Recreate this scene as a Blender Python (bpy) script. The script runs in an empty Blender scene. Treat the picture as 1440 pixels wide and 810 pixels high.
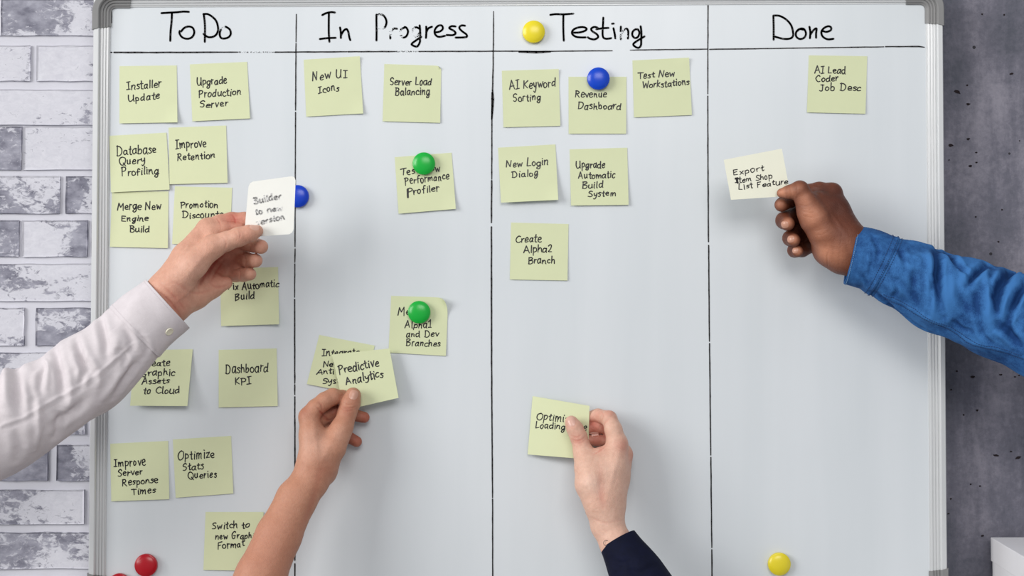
import bpy, math, random
import numpy as np
from mathutils import Vector, Matrix
from mathutils.bvhtree import BVHTree

scene = bpy.context.scene
COL = scene.collection
random.seed(7)
PI = math.pi

# ------------------------------------------------------------------ camera, world, lights, exposure
H0 = 1.45                      # height of the middle of the board region we look at
DIST = 1.86
PITCH = math.radians(1.5)
F = 2000.0                     # focal length in pixels (50 mm lens on 36 mm, 1440 px wide)
CAM = Vector((0, -DIST * math.cos(PITCH), H0 - DIST * math.sin(PITCH)))
cam_d = bpy.data.cameras.new('camera')
cam_d.lens = 50; cam_d.sensor_width = 36; cam_d.clip_start = 0.05
cam = bpy.data.objects.new('camera', cam_d); COL.objects.link(cam)
cam.location = CAM
cam.rotation_euler = (math.radians(90) + PITCH, 0, 0)
scene.camera = cam

world = bpy.data.worlds.new('room_light'); scene.world = world
world.use_nodes = True
bg = world.node_tree.nodes['Background']
bg.inputs[0].default_value = (0.92, 0.95, 1.0, 1)
bg.inputs[1].default_value = 0.42

def area(name, loc, target, size, size_y, power, color):
    d = bpy.data.lights.new(name, 'AREA'); d.shape = 'RECTANGLE'
    d.size = size; d.size_y = size_y; d.energy = power; d.color = color
    o = bpy.data.objects.new(name, d); COL.objects.link(o)
    o.location = loc
    o.rotation_euler = (Vector(target) - Vector(loc)).to_track_quat('-Z', 'Y').to_euler()
    return o
area('window_light', (-4.1, -2.7, 2.75), (0, 0, 1.4), 2.6, 2.6, 190, (1.0, 0.985, 0.965))
area('fill_light', (0.3, -3.2, 2.9), (0.0, 0, 1.2), 1.8, 1.2, 44, (1.0, 0.97, 0.94))  # added fill from the front, no lamp known there; lifts the lower board

scene.view_settings.view_transform = 'Standard'
scene.view_settings.look = 'None'
scene.view_settings.gamma = 1
scene.view_settings.exposure = 0.0
scene.view_settings.use_curve_mapping = False

# ------------------------------------------------------------------ pixel <-> place
_s, _c = math.sin(PITCH), math.cos(PITCH)
def at(px, py, z=0.0):
    """point seen at (px,py) that stands z millimetres in front of the board"""
    dx = (px - 720) / F; dz = (405 - py) / F
    d = Vector((dx, _c - dz * _s, _s + dz * _c))
    t = (-z / 1000.0 - CAM.y) / d.y
    return CAM + d * t
def ray(px, py):
    dx = (px - 720) / F; dz = (405 - py) / F
    return Vector((dx, _c - dz * _s, _s + dz * _c)).normalized()
def pxsize(z):
    return (DIST - z / 1000.0) / F
def proj(P):
    """Nx3 array -> Nx2 pixels"""
    q = P - np.array(CAM)
    zc = q[:, 1] * _c + q[:, 2] * _s
    yc = -q[:, 1] * _s + q[:, 2] * _c
    return np.stack([720 + F * q[:, 0] / zc, 405 - F * yc / zc], 1)

# ------------------------------------------------------------------ helpers
def lin(c):
    return tuple(((v / 255) / 12.92 if v / 255 <= 0.04045 else ((v / 255 + 0.055) / 1.055) ** 2.4) for v in c) + (1,)
def tag(o, label=None, cat=None, group=None, kind=None):
    if label: o['label'] = label
    if cat: o['category'] = cat
    if group: o['group'] = group
    if kind: o['kind'] = kind
    return o
def mesh_obj(name, verts, faces, mat, parent=None, smooth=False, loc=None):
    me = bpy.data.meshes.new(name)
    if isinstance(verts, np.ndarray): verts = verts.tolist()
    if isinstance(faces, np.ndarray): faces = faces.tolist()
    me.from_pydata(verts, [], faces)
    me.update()
    if mat: me.materials.append(mat)
    if smooth: me.polygons.foreach_set('use_smooth', [True] * len(me.polygons))
    o = bpy.data.objects.new(name, me); COL.objects.link(o)
    if loc is not None: o.location = loc
    if parent is not None:
        o.parent = parent
    return o
def empty(name, loc=(0, 0, 0)):
    o = bpy.data.objects.new(name, None); COL.objects.link(o); o.location = loc
    o.empty_display_size = 0.03
    return o
def origin_to(o, loc):
    """move the origin of a top-level mesh to loc, leaving the shape where it is"""
    loc = Vector(loc)
    o.data.transform(Matrix.Translation(-loc)); o.location = loc

class Nodes:
    def __init__(s, name):
        s.m = bpy.data.materials.new(name); s.m.use_nodes = True
        s.t = s.m.node_tree; s.b = s.t.nodes['Principled BSDF']
        s.out = s.t.nodes['Material Output']
    def n(s, typ, **kw):
        x = s.t.nodes.new(typ)
        for k, v in kw.items():
            if k.startswith('i_'):
                key = k[2:]; key = int(key) if key.isdigit() else key.replace('_', ' ')
                x.inputs[key].default_value = v
            else: setattr(x, k, v)
        return x
    def l(s, a, b): s.t.links.new(a, b)
    def noise(s, scale, detail=4, rough=0.5, vec=None, dist=0.0):
        x = s.n('ShaderNodeTexNoise'); x.inputs['Scale'].default_value = scale
        x.inputs['Detail'].default_value = detail; x.inputs['Roughness'].default_value = rough
        x.inputs['Distortion'].default_value = dist
        if vec: s.l(vec, x.inputs['Vector'])
        return x
    def ramp(s, fac, stops):
        r = s.n('ShaderNodeValToRGB'); e = r.color_ramp.elements
        while len(e) < len(stops): e.new(0.5)
        for i, (p, c) in enumerate(stops):
            e[i].position = p; e[i].color = c if len(c) == 4 else tuple(c) + (1,)
        s.l(fac, r.inputs[0]); return r
    def mix(s, fac, a, b, mode='MIX'):
        x = s.n('ShaderNodeMix', data_type='RGBA', blend_type=mode)
        for sock, v in ((0, fac), (6, a), (7, b)):
            if hasattr(v, 'links'): s.l(v, x.inputs[sock])
            else: x.inputs[sock].default_value = v
        return x.outputs[2]
    def math(s, op, a, b=0.0, clamp=False):
        x = s.n('ShaderNodeMath', operation=op, use_clamp=clamp)
        for i, v in enumerate((a, b)):
            if hasattr(v, 'links'): s.l(v, x.inputs[i])
            else: x.inputs[i].default_value = v
        return x.outputs[0]
    def bump(s, h, strength=0.3, dist=0.001, normal=None):
        x = s.n('ShaderNodeBump'); x.inputs['Strength'].default_value = strength
        x.inputs['Distance'].default_value = dist; s.l(h, x.inputs['Height'])
        if normal: s.l(normal, x.inputs['Normal'])
        s.l(x.outputs[0], s.b.inputs['Normal']); return x.outputs[0]
    def coords(s, scale=(1, 1, 1), kind='Object'):
        tc = s.n('ShaderNodeTexCoord'); mp = s.n('ShaderNodeMapping')
        mp.inputs['Scale'].default_value = scale
        s.l(tc.outputs[kind], mp.inputs['Vector']); return mp.outputs[0]
def simple(name, rgb, rough=0.5, metal=0.0, spec=0.5, var=0.04, vscale=40, bump=0.0, bscale=300, bdist=0.0004):
    N = Nodes(name); c = lin(rgb)
    v = N.coords()
    nz = N.noise(vscale, 4, 0.55, v)
    d = tuple(x * (1 - var) for x in c[:3]) + (1,); l_ = tuple(min(1, x * (1 + var)) for x in c[:3]) + (1,)
    N.l(N.mix(nz.outputs[0], d, l_), N.b.inputs['Base Color'])
    N.b.inputs['Roughness'].default_value = rough; N.b.inputs['Metallic'].default_value = metal
    N.b.inputs['Specular IOR Level'].default_value = spec
    if bump: N.bump(N.noise(bscale, 3, 0.6, v).outputs[0], bump, bdist)
    return N.m

# ------------------------------------------------------------------ materials
def m_board():
    N = Nodes('white_enamel')
    v = N.coords((9, 1, 0.7)); nz = N.noise(1.6, 4, 0.5, v, 0.3)
    sm = N.noise(3.0, 3, 0.5, N.coords((1, 1, 1)))
    f = N.math('ADD', N.math('MULTIPLY', nz.outputs[0], 0.6), N.math('MULTIPLY', sm.outputs[0], 0.4))
    N.l(N.ramp(f, [(0.35, lin((207, 213, 217))), (0.65, lin((215, 220, 224)))]).outputs[0], N.b.inputs['Base Color'])
    r = N.math('ADD', N.math('MULTIPLY', sm.outputs[0], 0.12), 0.25)
    N.l(r, N.b.inputs['Roughness'])
    N.b.inputs['Specular IOR Level'].default_value = 0.45
    return N.m
M_BOARD = m_board()
M_ALU = simple('anodised_aluminium', (208, 210, 211), 0.38, 0.3, 0.5, 0.03)
M_CAP = simple('grey_plastic', (128, 128, 128), 0.42, 0, 0.5, 0.05, 60, 0.05, 800)
M_DARK = simple('shadow_gap', (40, 40, 42), 0.8)

def m_ink(worn):
    N = Nodes('dry_marker_ink' if worn else 'marker_ink')
    N.b.inputs['Base Color'].default_value = lin((24, 22, 26))
    N.b.inputs['Roughness'].default_value = 0.45
    if worn:
        at_ = N.n('ShaderNodeAttribute'); at_.attribute_name = 'wear'
        nz = N.noise(650, 3, 0.7, N.coords())
        lo = N.math('MULTIPLY', at_.outputs['Fac'], 0.72)
        f = N.math('LESS_THAN', nz.outputs[0], N.math('ADD', lo, 0.22))
        tr = N.n('ShaderNodeBsdfTransparent'); mx = N.n('ShaderNodeMixShader')
        N.l(f, mx.inputs[0]); N.l(N.b.outputs[0], mx.inputs[1]); N.l(tr.outputs[0], mx.inputs[2])
        N.l(mx.outputs[0], N.out.inputs[0])
    return N.m
M_INK = m_ink(False); M_DRY = m_ink(True)

def m_paper(name, rgb):
    N = Nodes(name); v = N.coords()
    nz = N.noise(30, 3, 0.5, v); c = lin(rgb)
    N.l(N.mix(nz.outputs[0], tuple(x * 0.96 for x in c[:3]) + (1,), tuple(min(1, x * 1.03) for x in c[:3]) + (1,)), N.b.inputs['Base Color'])
    N.b.inputs['Roughness'].default_value = 0.75
    N.b.inputs['Specular IOR Level'].default_value = 0.25
    N.bump(N.noise(900, 3, 0.6, v).outputs[0], 0.12, 0.0003)
    # a little light passes through paper
    tl = N.n('ShaderNodeBsdfTranslucent'); tl.inputs[0].default_value = c
    mx = N.n('ShaderNodeMixShader'); mx.inputs[0].default_value = 0.12
    N.l(N.b.outputs[0], mx.inputs[1]); N.l(tl.outputs[0], mx.inputs[2]); N.l(mx.outputs[0], N.out.inputs[0])
    return N.m
M_PAPER = m_paper('pale_yellow_paper', (222, 228, 188))
M_PAPER2 = m_paper('cream_paper', (244, 244, 226))
M_PAPER3 = m_paper('overexposed_paper', (248, 248, 242))  # one held note: its overexposure is put into the paper colour

def m_skin(name, base, red, pale, sss=0.12, rough=0.5, mott=0.5):
    N = Nodes(name); v = N.coords()
    a = N.n('ShaderNodeAttribute'); a.attribute_name = 'tint'
    sp = N.n('ShaderNodeSeparateColor'); N.l(a.outputs['Color'], sp.inputs[0])
    n1 = N.noise(38, 5, 0.6, v); n2 = N.noise(260, 3, 0.6, v); n3 = N.noise(150, 5, 0.75, v)
    c0 = lin(base)
    dk = tuple(x * 0.86 for x in c0[:3]) + (1,)
    b = N.mix(N.math('MULTIPLY', n1.outputs[0], mott), c0, dk)
    b = N.mix(N.math('MULTIPLY', sp.outputs[0], N.math('ADD', n1.outputs[0], 0.4), True), b, lin(red))  # red tint: flushed joints, plus hollow and crease shade put into the colour
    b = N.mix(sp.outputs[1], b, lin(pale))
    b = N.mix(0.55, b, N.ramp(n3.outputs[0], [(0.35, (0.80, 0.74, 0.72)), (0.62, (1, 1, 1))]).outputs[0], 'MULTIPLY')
    N.l(b, N.b.inputs['Base Color'])
    N.b.inputs['Roughness'].default_value = rough
    N.b.inputs['Specular IOR Level'].default_value = 0.35
    N.b.inputs['Subsurface Weight'].default_value = sss
    N.b.inputs['Subsurface Radius'].default_value = (1.0, 0.35, 0.2)
    N.b.inputs['Subsurface Scale'].default_value = 0.006
    vo = N.n('ShaderNodeTexVoronoi'); vo.inputs['Scale'].default_value = 900; N.l(v, vo.inputs['Vector'])
    h = N.math('ADD', N.math('MULTIPLY', vo.outputs[0], 0.5), n2.outputs[0])
    h = N.math('ADD', h, N.math('MULTIPLY', n1.outputs[0], 2.5)); N.bump(h, 0.45, 0.0009)
    return N.m
SK1 = m_skin('rosy_skin', (212, 160, 137), (172, 74, 60), (238, 200, 182), 0.08)
SK2 = m_skin('tanned_skin', (192, 138, 112), (160, 72, 56), (230, 188, 168), 0.07)
SK3 = m_skin('fair_skin', (222, 180, 159), (186, 86, 70), (242, 212, 196), 0.08)
SK4 = m_skin('deep_brown_skin', (108, 58, 39), (56, 21, 14), (216, 150, 118), 0.04, 0.48)
def m_nail(name, rgb):
    m = simple(name, rgb, 0.3, 0, 0.5, 0.05); return m

def m_fabric(name, rgb, rgb2, weave=1400, rough=0.85, bs=0.25, nscale=60, sheen=0.0, wear=0.0):
    N = Nodes(name); v = N.coords()
    n1 = N.noise(nscale, 5, 0.65, v); n2 = N.noise(weave, 2, 0.6, N.coords((1, 1, 0.35)))
    f = N.math('ADD', N.math('MULTIPLY', n1.outputs[0], 0.6), N.math('MULTIPLY', n2.outputs[0], 0.4))
    if wear:      # washed cloth: faded ridges; darker creases put fold shade into the colour
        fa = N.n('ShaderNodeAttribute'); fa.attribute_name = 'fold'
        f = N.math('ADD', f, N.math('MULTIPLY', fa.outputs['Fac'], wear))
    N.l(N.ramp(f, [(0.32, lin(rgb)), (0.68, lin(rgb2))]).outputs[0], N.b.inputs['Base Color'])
    N.b.inputs['Roughness'].default_value = rough
    N.b.inputs['Specular IOR Level'].default_value = 0.2
    N.b.inputs['Sheen Weight'].default_value = sheen
    N.bump(n2.outputs[0], bs, 0.0005)
    return N.m
M_SHIRT = m_fabric('white_cotton', (200, 193, 196), (216, 209, 212), 1800, 0.8, 0.1)
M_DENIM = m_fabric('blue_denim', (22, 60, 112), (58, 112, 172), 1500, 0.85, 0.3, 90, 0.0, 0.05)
M_NAVY = m_fabric('navy_knit', (3, 7, 28), (8, 14, 44), 1500, 0.8, 0.2)
M_STITCH = simple('dark_blue_thread', (26, 52, 96), 0.8)
M_STITCHL = simple('pale_blue_thread', (120, 160, 196), 0.8)
M_BUTTON = simple('pearl_button', (226, 222, 200), 0.3)

def m_brick():
    N = Nodes('whitewashed_brick')
    tc = N.n('ShaderNodeTexCoord'); oi = N.n('ShaderNodeObjectInfo')
    geo = N.n('ShaderNodeNewGeometry')
    sp = N.n('ShaderNodeSeparateColor'); N.l(oi.outputs['Color'], sp.inputs[0])
    gx = N.n('ShaderNodeSeparateXYZ'); N.l(tc.outputs['Generated'], gx.inputs[0])
    mp = N.n('ShaderNodeMapping'); mp.inputs['Scale'].default_value = (0.8, 1, 1.3)
    N.l(geo.outputs['Position'], mp.inputs['Vector'])
    big = N.noise(14, 4, 0.6, mp.outputs[0], 0.8)
    fine = N.noise(110, 7, 0.72, mp.outputs[0], 0.7)
    f = N.math('ADD', N.math('MULTIPLY', big.outputs[0], 0.5), N.math('MULTIPLY', fine.outputs[0], 0.5))
    amt = N.math('ADD', N.math('MULTIPLY', sp.outputs[0], N.math('SUBTRACT', 1.0, gx.outputs[0])),
                 N.math('MULTIPLY', sp.outputs[1], gx.outputs[0]))
    thr = N.math('ADD', f, N.math('MULTIPLY', N.math('SUBTRACT', amt, 0.74), 0.17))
    m = N.ramp(thr, [(0.495, (0, 0, 0)), (0.55, (1, 1, 1))])
    base = N.ramp(fine.outputs[0], [(0.3, lin((192, 192, 201))), (0.7, lin((211, 211, 218)))])
    dark = N.ramp(N.noise(60, 4, 0.6, mp.outputs[0]).outputs[0], [(0.3, lin((104, 104, 118))), (0.7, lin((160, 160, 172)))])
    N.l(N.mix(m.outputs[0], base.outputs[0], dark.outputs[0]), N.b.inputs['Base Color'])
    N.b.inputs['Roughness'].default_value = 0.85
    hh = N.math('SUBTRACT', N.math('MULTIPLY', fine.outputs[0], 0.5), N.math('MULTIPLY', m.outputs[0], 0.6))
    N.bump(hh, 0.2, 0.0008)
    return N.m
M_BRICK = m_brick()
M_MORTAR = simple('white_mortar', (203, 203, 211), 0.9, 0, 0.2, 0.05, 30, 0.4, 200, 0.001)

def m_concrete():
    N = Nodes('grey_concrete')
    v = N.coords((1, 1, 1)); vs = N.coords((7, 1, 1.3))
    n1 = N.noise(2.6, 5, 0.6, vs, 0.4); n2 = N.noise(9, 6, 0.65, v); n3 = N.noise(120, 4, 0.7, v)
    f = N.math('ADD', N.math('MULTIPLY', n1.outputs[0], 0.45), N.math('ADD', N.math('MULTIPLY', n2.outputs[0], 0.35), N.math('MULTIPLY', n3.outputs[0], 0.2)))
    base = N.ramp(f, [(0.40, lin((84, 86, 97))), (0.5, lin((108, 107, 119))), (0.61, lin((142, 139, 150)))])
    vo = N.n('ShaderNodeTexVoronoi'); vo.inputs['Scale'].default_value = 34; N.l(v, vo.inputs['Vector'])
    wn = N.n('ShaderNodeTexWhiteNoise'); N.l(vo.outputs['Position'], wn.inputs[0])
    rad = N.math('MULTIPLY', N.math('POWER', wn.outputs[0], 4.0), 0.085)
    pit = N.math('LESS_THAN', vo.outputs['Distance'], rad)
    N.l(N.mix(pit, base.outputs[0], lin((48, 46, 52))), N.b.inputs['Base Color'])
    N.b.inputs['Roughness'].default_value = 0.8
    h = N.math('SUBTRACT', n3.outputs[0], N.math('MULTIPLY', pit, 2.0))
    N.bump(h, 0.5, 0.002)
    return N.m
M_CONC = m_concrete()
M_PIT = simple('dark_pit', (44, 38, 40), 0.9, 0, 0.1, 0.3, 300)
M_FLOOR = simple('grey_floor', (120, 118, 116), 0.5, 0, 0.4, 0.1, 6)
M_BOX = simple('white_cardboard', (232, 231, 234), 0.6, 0, 0.3, 0.02, 60, 0.1, 500)
M_CAB = simple('white_laminate', (222, 222, 224), 0.4)

# ------------------------------------------------------------------ structure: walls and floor
WALLZ = -42.0                                                  # wall surface, mm behind the board face
def boxmesh(x0, x1, y0, y1, z0, z1):
    v = [(x0, y0, z0), (x1, y0, z0), (x1, y1, z0), (x0, y1, z0), (x0, y0, z1), (x1, y0, z1), (x1, y1, z1), (x0, y1, z1)]
    f = [(0, 3, 2, 1), (4, 5, 6, 7), (0, 1, 5, 4), (1, 2, 6, 5), (2, 3, 7, 6), (3, 0, 4, 7)]
    return v, f
wy = -WALLZ / 1000
XSPLIT = 0.0
v, f = boxmesh(-2.2, XSPLIT, wy + 0.003, wy + 0.12, 0, 2.8)
wl = tag(mesh_obj('wall_left', v, f, M_MORTAR), kind='structure')
v, f = boxmesh(XSPLIT, 2.2, wy, wy + 0.12, 0, 2.8)
wr = tag(mesh_obj('wall_right', v, f, M_CONC), kind='structure')
v, f = boxmesh(-2.2, 2.2, -3.0, wy + 0.12, -0.1, 0)
fl = tag(mesh_obj('floor', v, f, M_FLOOR), kind='structure')

def brick(x0, x1, y0, y1, a, b):
    """one brick from pixel extents on the wall plane"""
    p = at(x0, y1, WALLZ); q = at(x1, y0, WALLZ)
    w, h, d = (q.x - p.x), (q.z - p.z), 0.0020
    rnd = random.Random(int(x0 * 7 + y0 * 13))
    e = 0.0016
    j = lambda: rnd.uniform(-0.0008, 0.0008)
    vs = []; n = 6
    def ring(ins, y):
        pts = []
        for k in range(n): pts.append((ins + (w - 2 * ins) * k / n, y, ins + j()))
        for k in range(3): pts.append((w - ins + j(), y, ins + (h - 2 * ins) * k / 3))
        for k in range(n): pts.append((w - ins - (w - 2 * ins) * k / n, y, h - ins + j()))
        for k in range(3): pts.append((ins + j(), y, h - ins - (h - 2 * ins) * k / 3))
        return pts
    R = [ring(0, 0.003), ring(0, -d + e + 0.003 - 0.003), ring(e, -d + 0.003)]
    m = len(R[0]); vs = [c for r in R for c in r]
    fs = []
    for r in range(2):
        for k in range(m):
            fs.append((r * m + k, r * m + (k + 1) % m, (r + 1) * m + (k + 1) % m, (r + 1) * m + k))
    fs.append(tuple(range(2 * m, 3 * m)))
    o = mesh_obj('brick', vs, fs, M_BRICK, wl)
    o.location = (p.x, wy, p.z)
    o.color = (a, b, rnd.random(), 1)
rows = [  # y0, y1, [joint left edge x, right edge x, dark-left, dark-right]...
    (-1, 50, [(-150, 2, .4, .4), (1, 160, 1.25, .55)]),
    (64, 114, [(-120, 43, .1, .95), (51, 190, .0, 1.25)]),
    (126, 176, [(-40, 150, .15, .75)]),
    (178, 239, [(-130, 30.5, .4, 1.0), (33, 170, .35, .7)]),
    (248, 300, [(-60, 84.5, .75, .85), (92, 240, 1.15, .6)]),
    (310, 361, [(-110, 27, .5, 1.15), (31, 123, .0, 1.35), (128, 270, .5, .5)]),
    (371, 423, [(-20, 160, 1.0, .25)]),
    (433, 486, [(-110, 34, .4, .8), (50, 131, 1.1, .9), (136, 280, .5, .5)]),
    (496, 548, [(-60, 100, .5, .5), (108, 250, .5, .5)]),
    (560, 611, [(-30, 119.5, .5, 1.2), (126, 270, .5, .5)]),
    (626, 676, [(-80, 67.5, .7, 1.2), (79, 220, 1.25, .0)]),
    (689, 737, [(-40, 118, 1.25, .2), (125, 270, 1.0, .5)]),
    (749, 800, [(-30, 150, 1.25, .5)]),
    (812, 862, [(-90, 60, .5, .8), (68, 210, .5, .8)]),
]
for y0, y1, bs in rows:
    for b in bs: brick(b[0], b[1], y0, y1, b[2], b[3])
    x = bs[0][0] - 8; rr = random.Random(y0)
    for _ in range(3):
        w = 145; brick(x - w, x, y0, y1, rr.uniform(.2, 1), rr.uniform(.2, 1)); x -= w + 8
for k in range(1, 4):
    y0 = -1 - 62 * k; off = (k % 2) * 75
    for q in range(5): 
        rr = random.Random(k * 9 + q); brick(-560 + off + q * 153, -560 + off + q * 153 + 145, y0, y0 + 51, rr.uniform(.2, 1), rr.uniform(.2, 1))
for k in range(1, 5):
    y0 = 812 + 62 * k; off = (k % 2) * 75
    for q in range(5):
        rr = random.Random(k * 19 + q); brick(-560 + off + q * 153, -560 + off + q * 153 + 145, y0, y0 + 51, rr.uniform(.2, 1), rr.uniform(.2, 1))

# larger pits in the concrete, as ragged thin dark discs, hole shade put into their colour
pits = [(1346, 129, 5.5, 2.6, -.35), (1360, 120, 1.8, 1.2, 0), (1361.5, 146.5, 2.8, 1.6, 0), (1361.5, 195.5, 2.6, 1.5, .2), (1337, 204.5, 3.6, 2.0, -.2),
        (1372.5, 214.5, 1.8, 1.0, 0), (1364.5, 233.5, 2.3, 1.8, 0), (1373, 228.5, 1.8, 1.2, 0), (1422, 104, 3.2, 1.5, .3), (1334.5, 225, 1.2, .9, 0),
        (1345.5, 522, 1.7, 1.1, 0), (1368, 530, 3.0, 2.0, 0), (1407, 527, 2.6, 1.3, 0), (1427, 530, 1.7, 1.0, 0), (1433, 528, 1.6, 1.0, 0), (1337.5, 548, 1.6, 1.3, 0),
        (1374, 577, 1.9, 1.7, 0), (1355, 583.5, 1.3, 1.3, 0), (1400.5, 640.5, 4.0, 1.6, -.1), (1431.5, 643.5, 5.0, 1.8, .35), (1421.5, 635, 1.8, 1.2, 0),
        (1378, 683.5, 1.5, 1.2, 0), (1365, 681, 1.2, 1.4, 0), (1337, 701.5, 1.4, 1.2, 0), (1333.5, 722.5, 1.6, 1.2, 0), (1381.5, 753.5, 2.2, 1.5, 0), (1412, 21, 1.4, 1.4, 0),
        (1381, 20, 1.4, 1.4, 0), (1326.5, 262, 1.5, 2.2, .3), (1357.5, 365, 1.6, 1.2, 0), (1404, 340, 1.6, 1.3, 0), (1409, 295, 1.4, 1.2, 0), (1372, 305, 1.4, 1.1, 0)]
for (x, y, a, b, r) in pits:
    rr = random.Random(int(x * 10)); c = at(x, y, WALLZ); u = pxsize(WALLZ); n = 12; vs = []; 
    outer = []
    for k in range(n):
        t = 2 * PI * k / n; q = rr.uniform(.7, 1.2); ex, ez = a * math.cos(t) * q, b * math.sin(t) * q
        outer.append((u * (ex * math.cos(r) - ez * math.sin(r)), u * (ex * math.sin(r) + ez * math.cos(r))))
    for (ex, ez) in outer: vs.append((ex, -0.0003, ez))
    for (ex, ez) in outer: vs.append((ex * .6, 0.0, ez * .6))
    fs = [(k, (k + 1) % n, n + (k + 1) % n, n + k) for k in range(n)] + [tuple(range(n, 2 * n))]
    o = mesh_obj('wall_pit', vs, fs, M_PIT, wr); o.location = (c.x, wy - 0.0001, c.z)

# ------------------------------------------------------------------ whiteboard
BC = [at(155.7, 10.5), at(1301.5, 5.5), at(1307.5, 831), at(148.6, 838)]     # inner corners TL TR BR BL
WB, HB = (BC[1] - BC[0]).length, (BC[3] - BC[0]).length
def B(u, v, z):
    """board-local: u right, v down (metres from the inner top-left), z metres in front"""
    a, b = u / WB, v / HB
    p = BC[0] * (1 - a) * (1 - b) + BC[1] * a * (1 - b) + BC[2] * a * b + BC[3] * (1 - a) * b
    return (p.x, p.y - z, p.z)
board = empty('whiteboard', (0, 0, H0))
tag(board, 'large white magnetic whiteboard with aluminium frame divided into four marker-drawn columns', 'whiteboard')
BO = Vector(board.location)
def child(name, vs, fs, mat, parent=None, smooth=False):
    vs = [(p[0] - BO.x, p[1] - BO.y, p[2] - BO.z) for p in vs]
    return mesh_obj(name, vs, fs, mat, parent or board, smooth)
e = 0.012
quad = [B(-e, -e, 0), B(WB + e, -e, 0), B(WB + e, HB + e, 0), B(-e, HB + e, 0)]
quad += [(x, y + 0.012, z) for x, y, z in quad]
child('writing_panel', quad, [(0, 3, 2, 1), (4, 5, 6, 7), (0, 1, 5, 4), (1, 2, 6, 5), (2, 3, 7, 6), (3, 0, 4, 7)], M_BOARD)
# frame profile: (outward offset, height in front of panel)  -- ridged inner slope, flat rim, side wall
prof = [(-0.0002, 0.0002), (0.0003, 0.0016), (0.0013, 0.0016), (0.0018, 0.0030), (0.0034, 0.0034), (0.0038, 0.0026), (0.0046, 0.0028), (0.0050, 0.0046),
        (0.0066, 0.0050), (0.0070, 0.0042), (0.0078, 0.0044), (0.0082, 0.0064), (0.0100, 0.0070), (0.0104, 0.0062), (0.0112, 0.0066), (0.0116, 0.0092),
        (0.0124, 0.0106), (0.0132, 0.0110), (0.0186, 0.0108), (0.0196, 0.0098), (0.0198, -0.016), (0.002, -0.016)]
def rail(side):
    vs = []; n = len(prof)
    for end in (0, 1):
        for (o, z) in prof:
            if side == 'top': vs.append(B(-o if end == 0 else WB + o, -o, z))
            if side == 'bottom': vs.append(B(-o if end == 0 else WB + o, HB + o, z))
            if side == 'left': vs.append(B(-o, -o if end == 0 else HB + o, z))
            if side == 'right': vs.append(B(WB + o, -o if end == 0 else HB + o, z))
    fs = [(k, (k + 1) % n, n + (k + 1) % n, n + k) for k in range(n)]
    return child('frame_rail', vs, fs, M_ALU)
for s in ('top', 'bottom', 'left', 'right'): rail(s)
def cap(cu, cv, su, sv):
    """rounded plastic corner; su, sv = direction from the corner into the board"""
    RI = 0.0075; arm = 0.026; vs = []; path = []
    path.append(((0, arm), (-1, 0), 0)); path.append(((0, RI + .001), (-1, 0), 0))
    for k in range(0, 9):
        t = PI + (PI / 2) * k / 8
        path.append(((RI + RI * math.cos(t), RI + RI * math.sin(t)), (math.cos(t), math.sin(t)), 0))
    path.append(((RI + .001, 0), (0, -1), 0)); path.append(((arm, 0), (0, -1), 0))
    pf = [(-0.0012, 0.0004), (-0.0010, 0.0022), (0.0004, 0.0028)] + [(o, z + 0.0014) for o, z in prof[3:18]] + [(0.0200, 0.0122), (0.0212, 0.0110), (0.0214, -0.0174)]
    n = len(pf)
    L = len(path)
    for i, ((x, y), (nx, ny), _) in enumerate(path):
        for j, (o, z) in enumerate(pf):
            # slanted ends: the cap reaches a little further along its outer side
            ex = ey = 0
            if i == 0: ey = 0.25 * max(0, o)
            if i == L - 1: ex = 0.25 * max(0, o)
            vs.append(B(cu + su * (x + nx * o + ex), cv + sv * (y + ny * o + ey), z))
    fs = []
    for i in range(L - 1):
        for j in range(n - 1):
            fs.append((i * n + j, i * n + j + 1, (i + 1) * n + j + 1, (i + 1) * n + j))
    fs.append(tuple(range(n))); fs.append(tuple(range((L - 1) * n, L * n)))
    child('corner_cap', vs, fs, M_CAP)
cap(0, 0, 1, 1); cap(WB, 0, -1, 1); cap(WB, HB, -1, -1); cap(0, HB, 1, -1)
# two spacers that hold the board off the wall
for u in (0.15, WB - 0.15):
    for vv in (0.1, HB - 0.1):
        p = B(u, vv, 0)
        v, f = boxmesh(p[0] - .02, p[0] + .02, 0.012, wy, p[2] - .03, p[2] + .03)
        child('wall_bracket', v, f, M_ALU)

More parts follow.
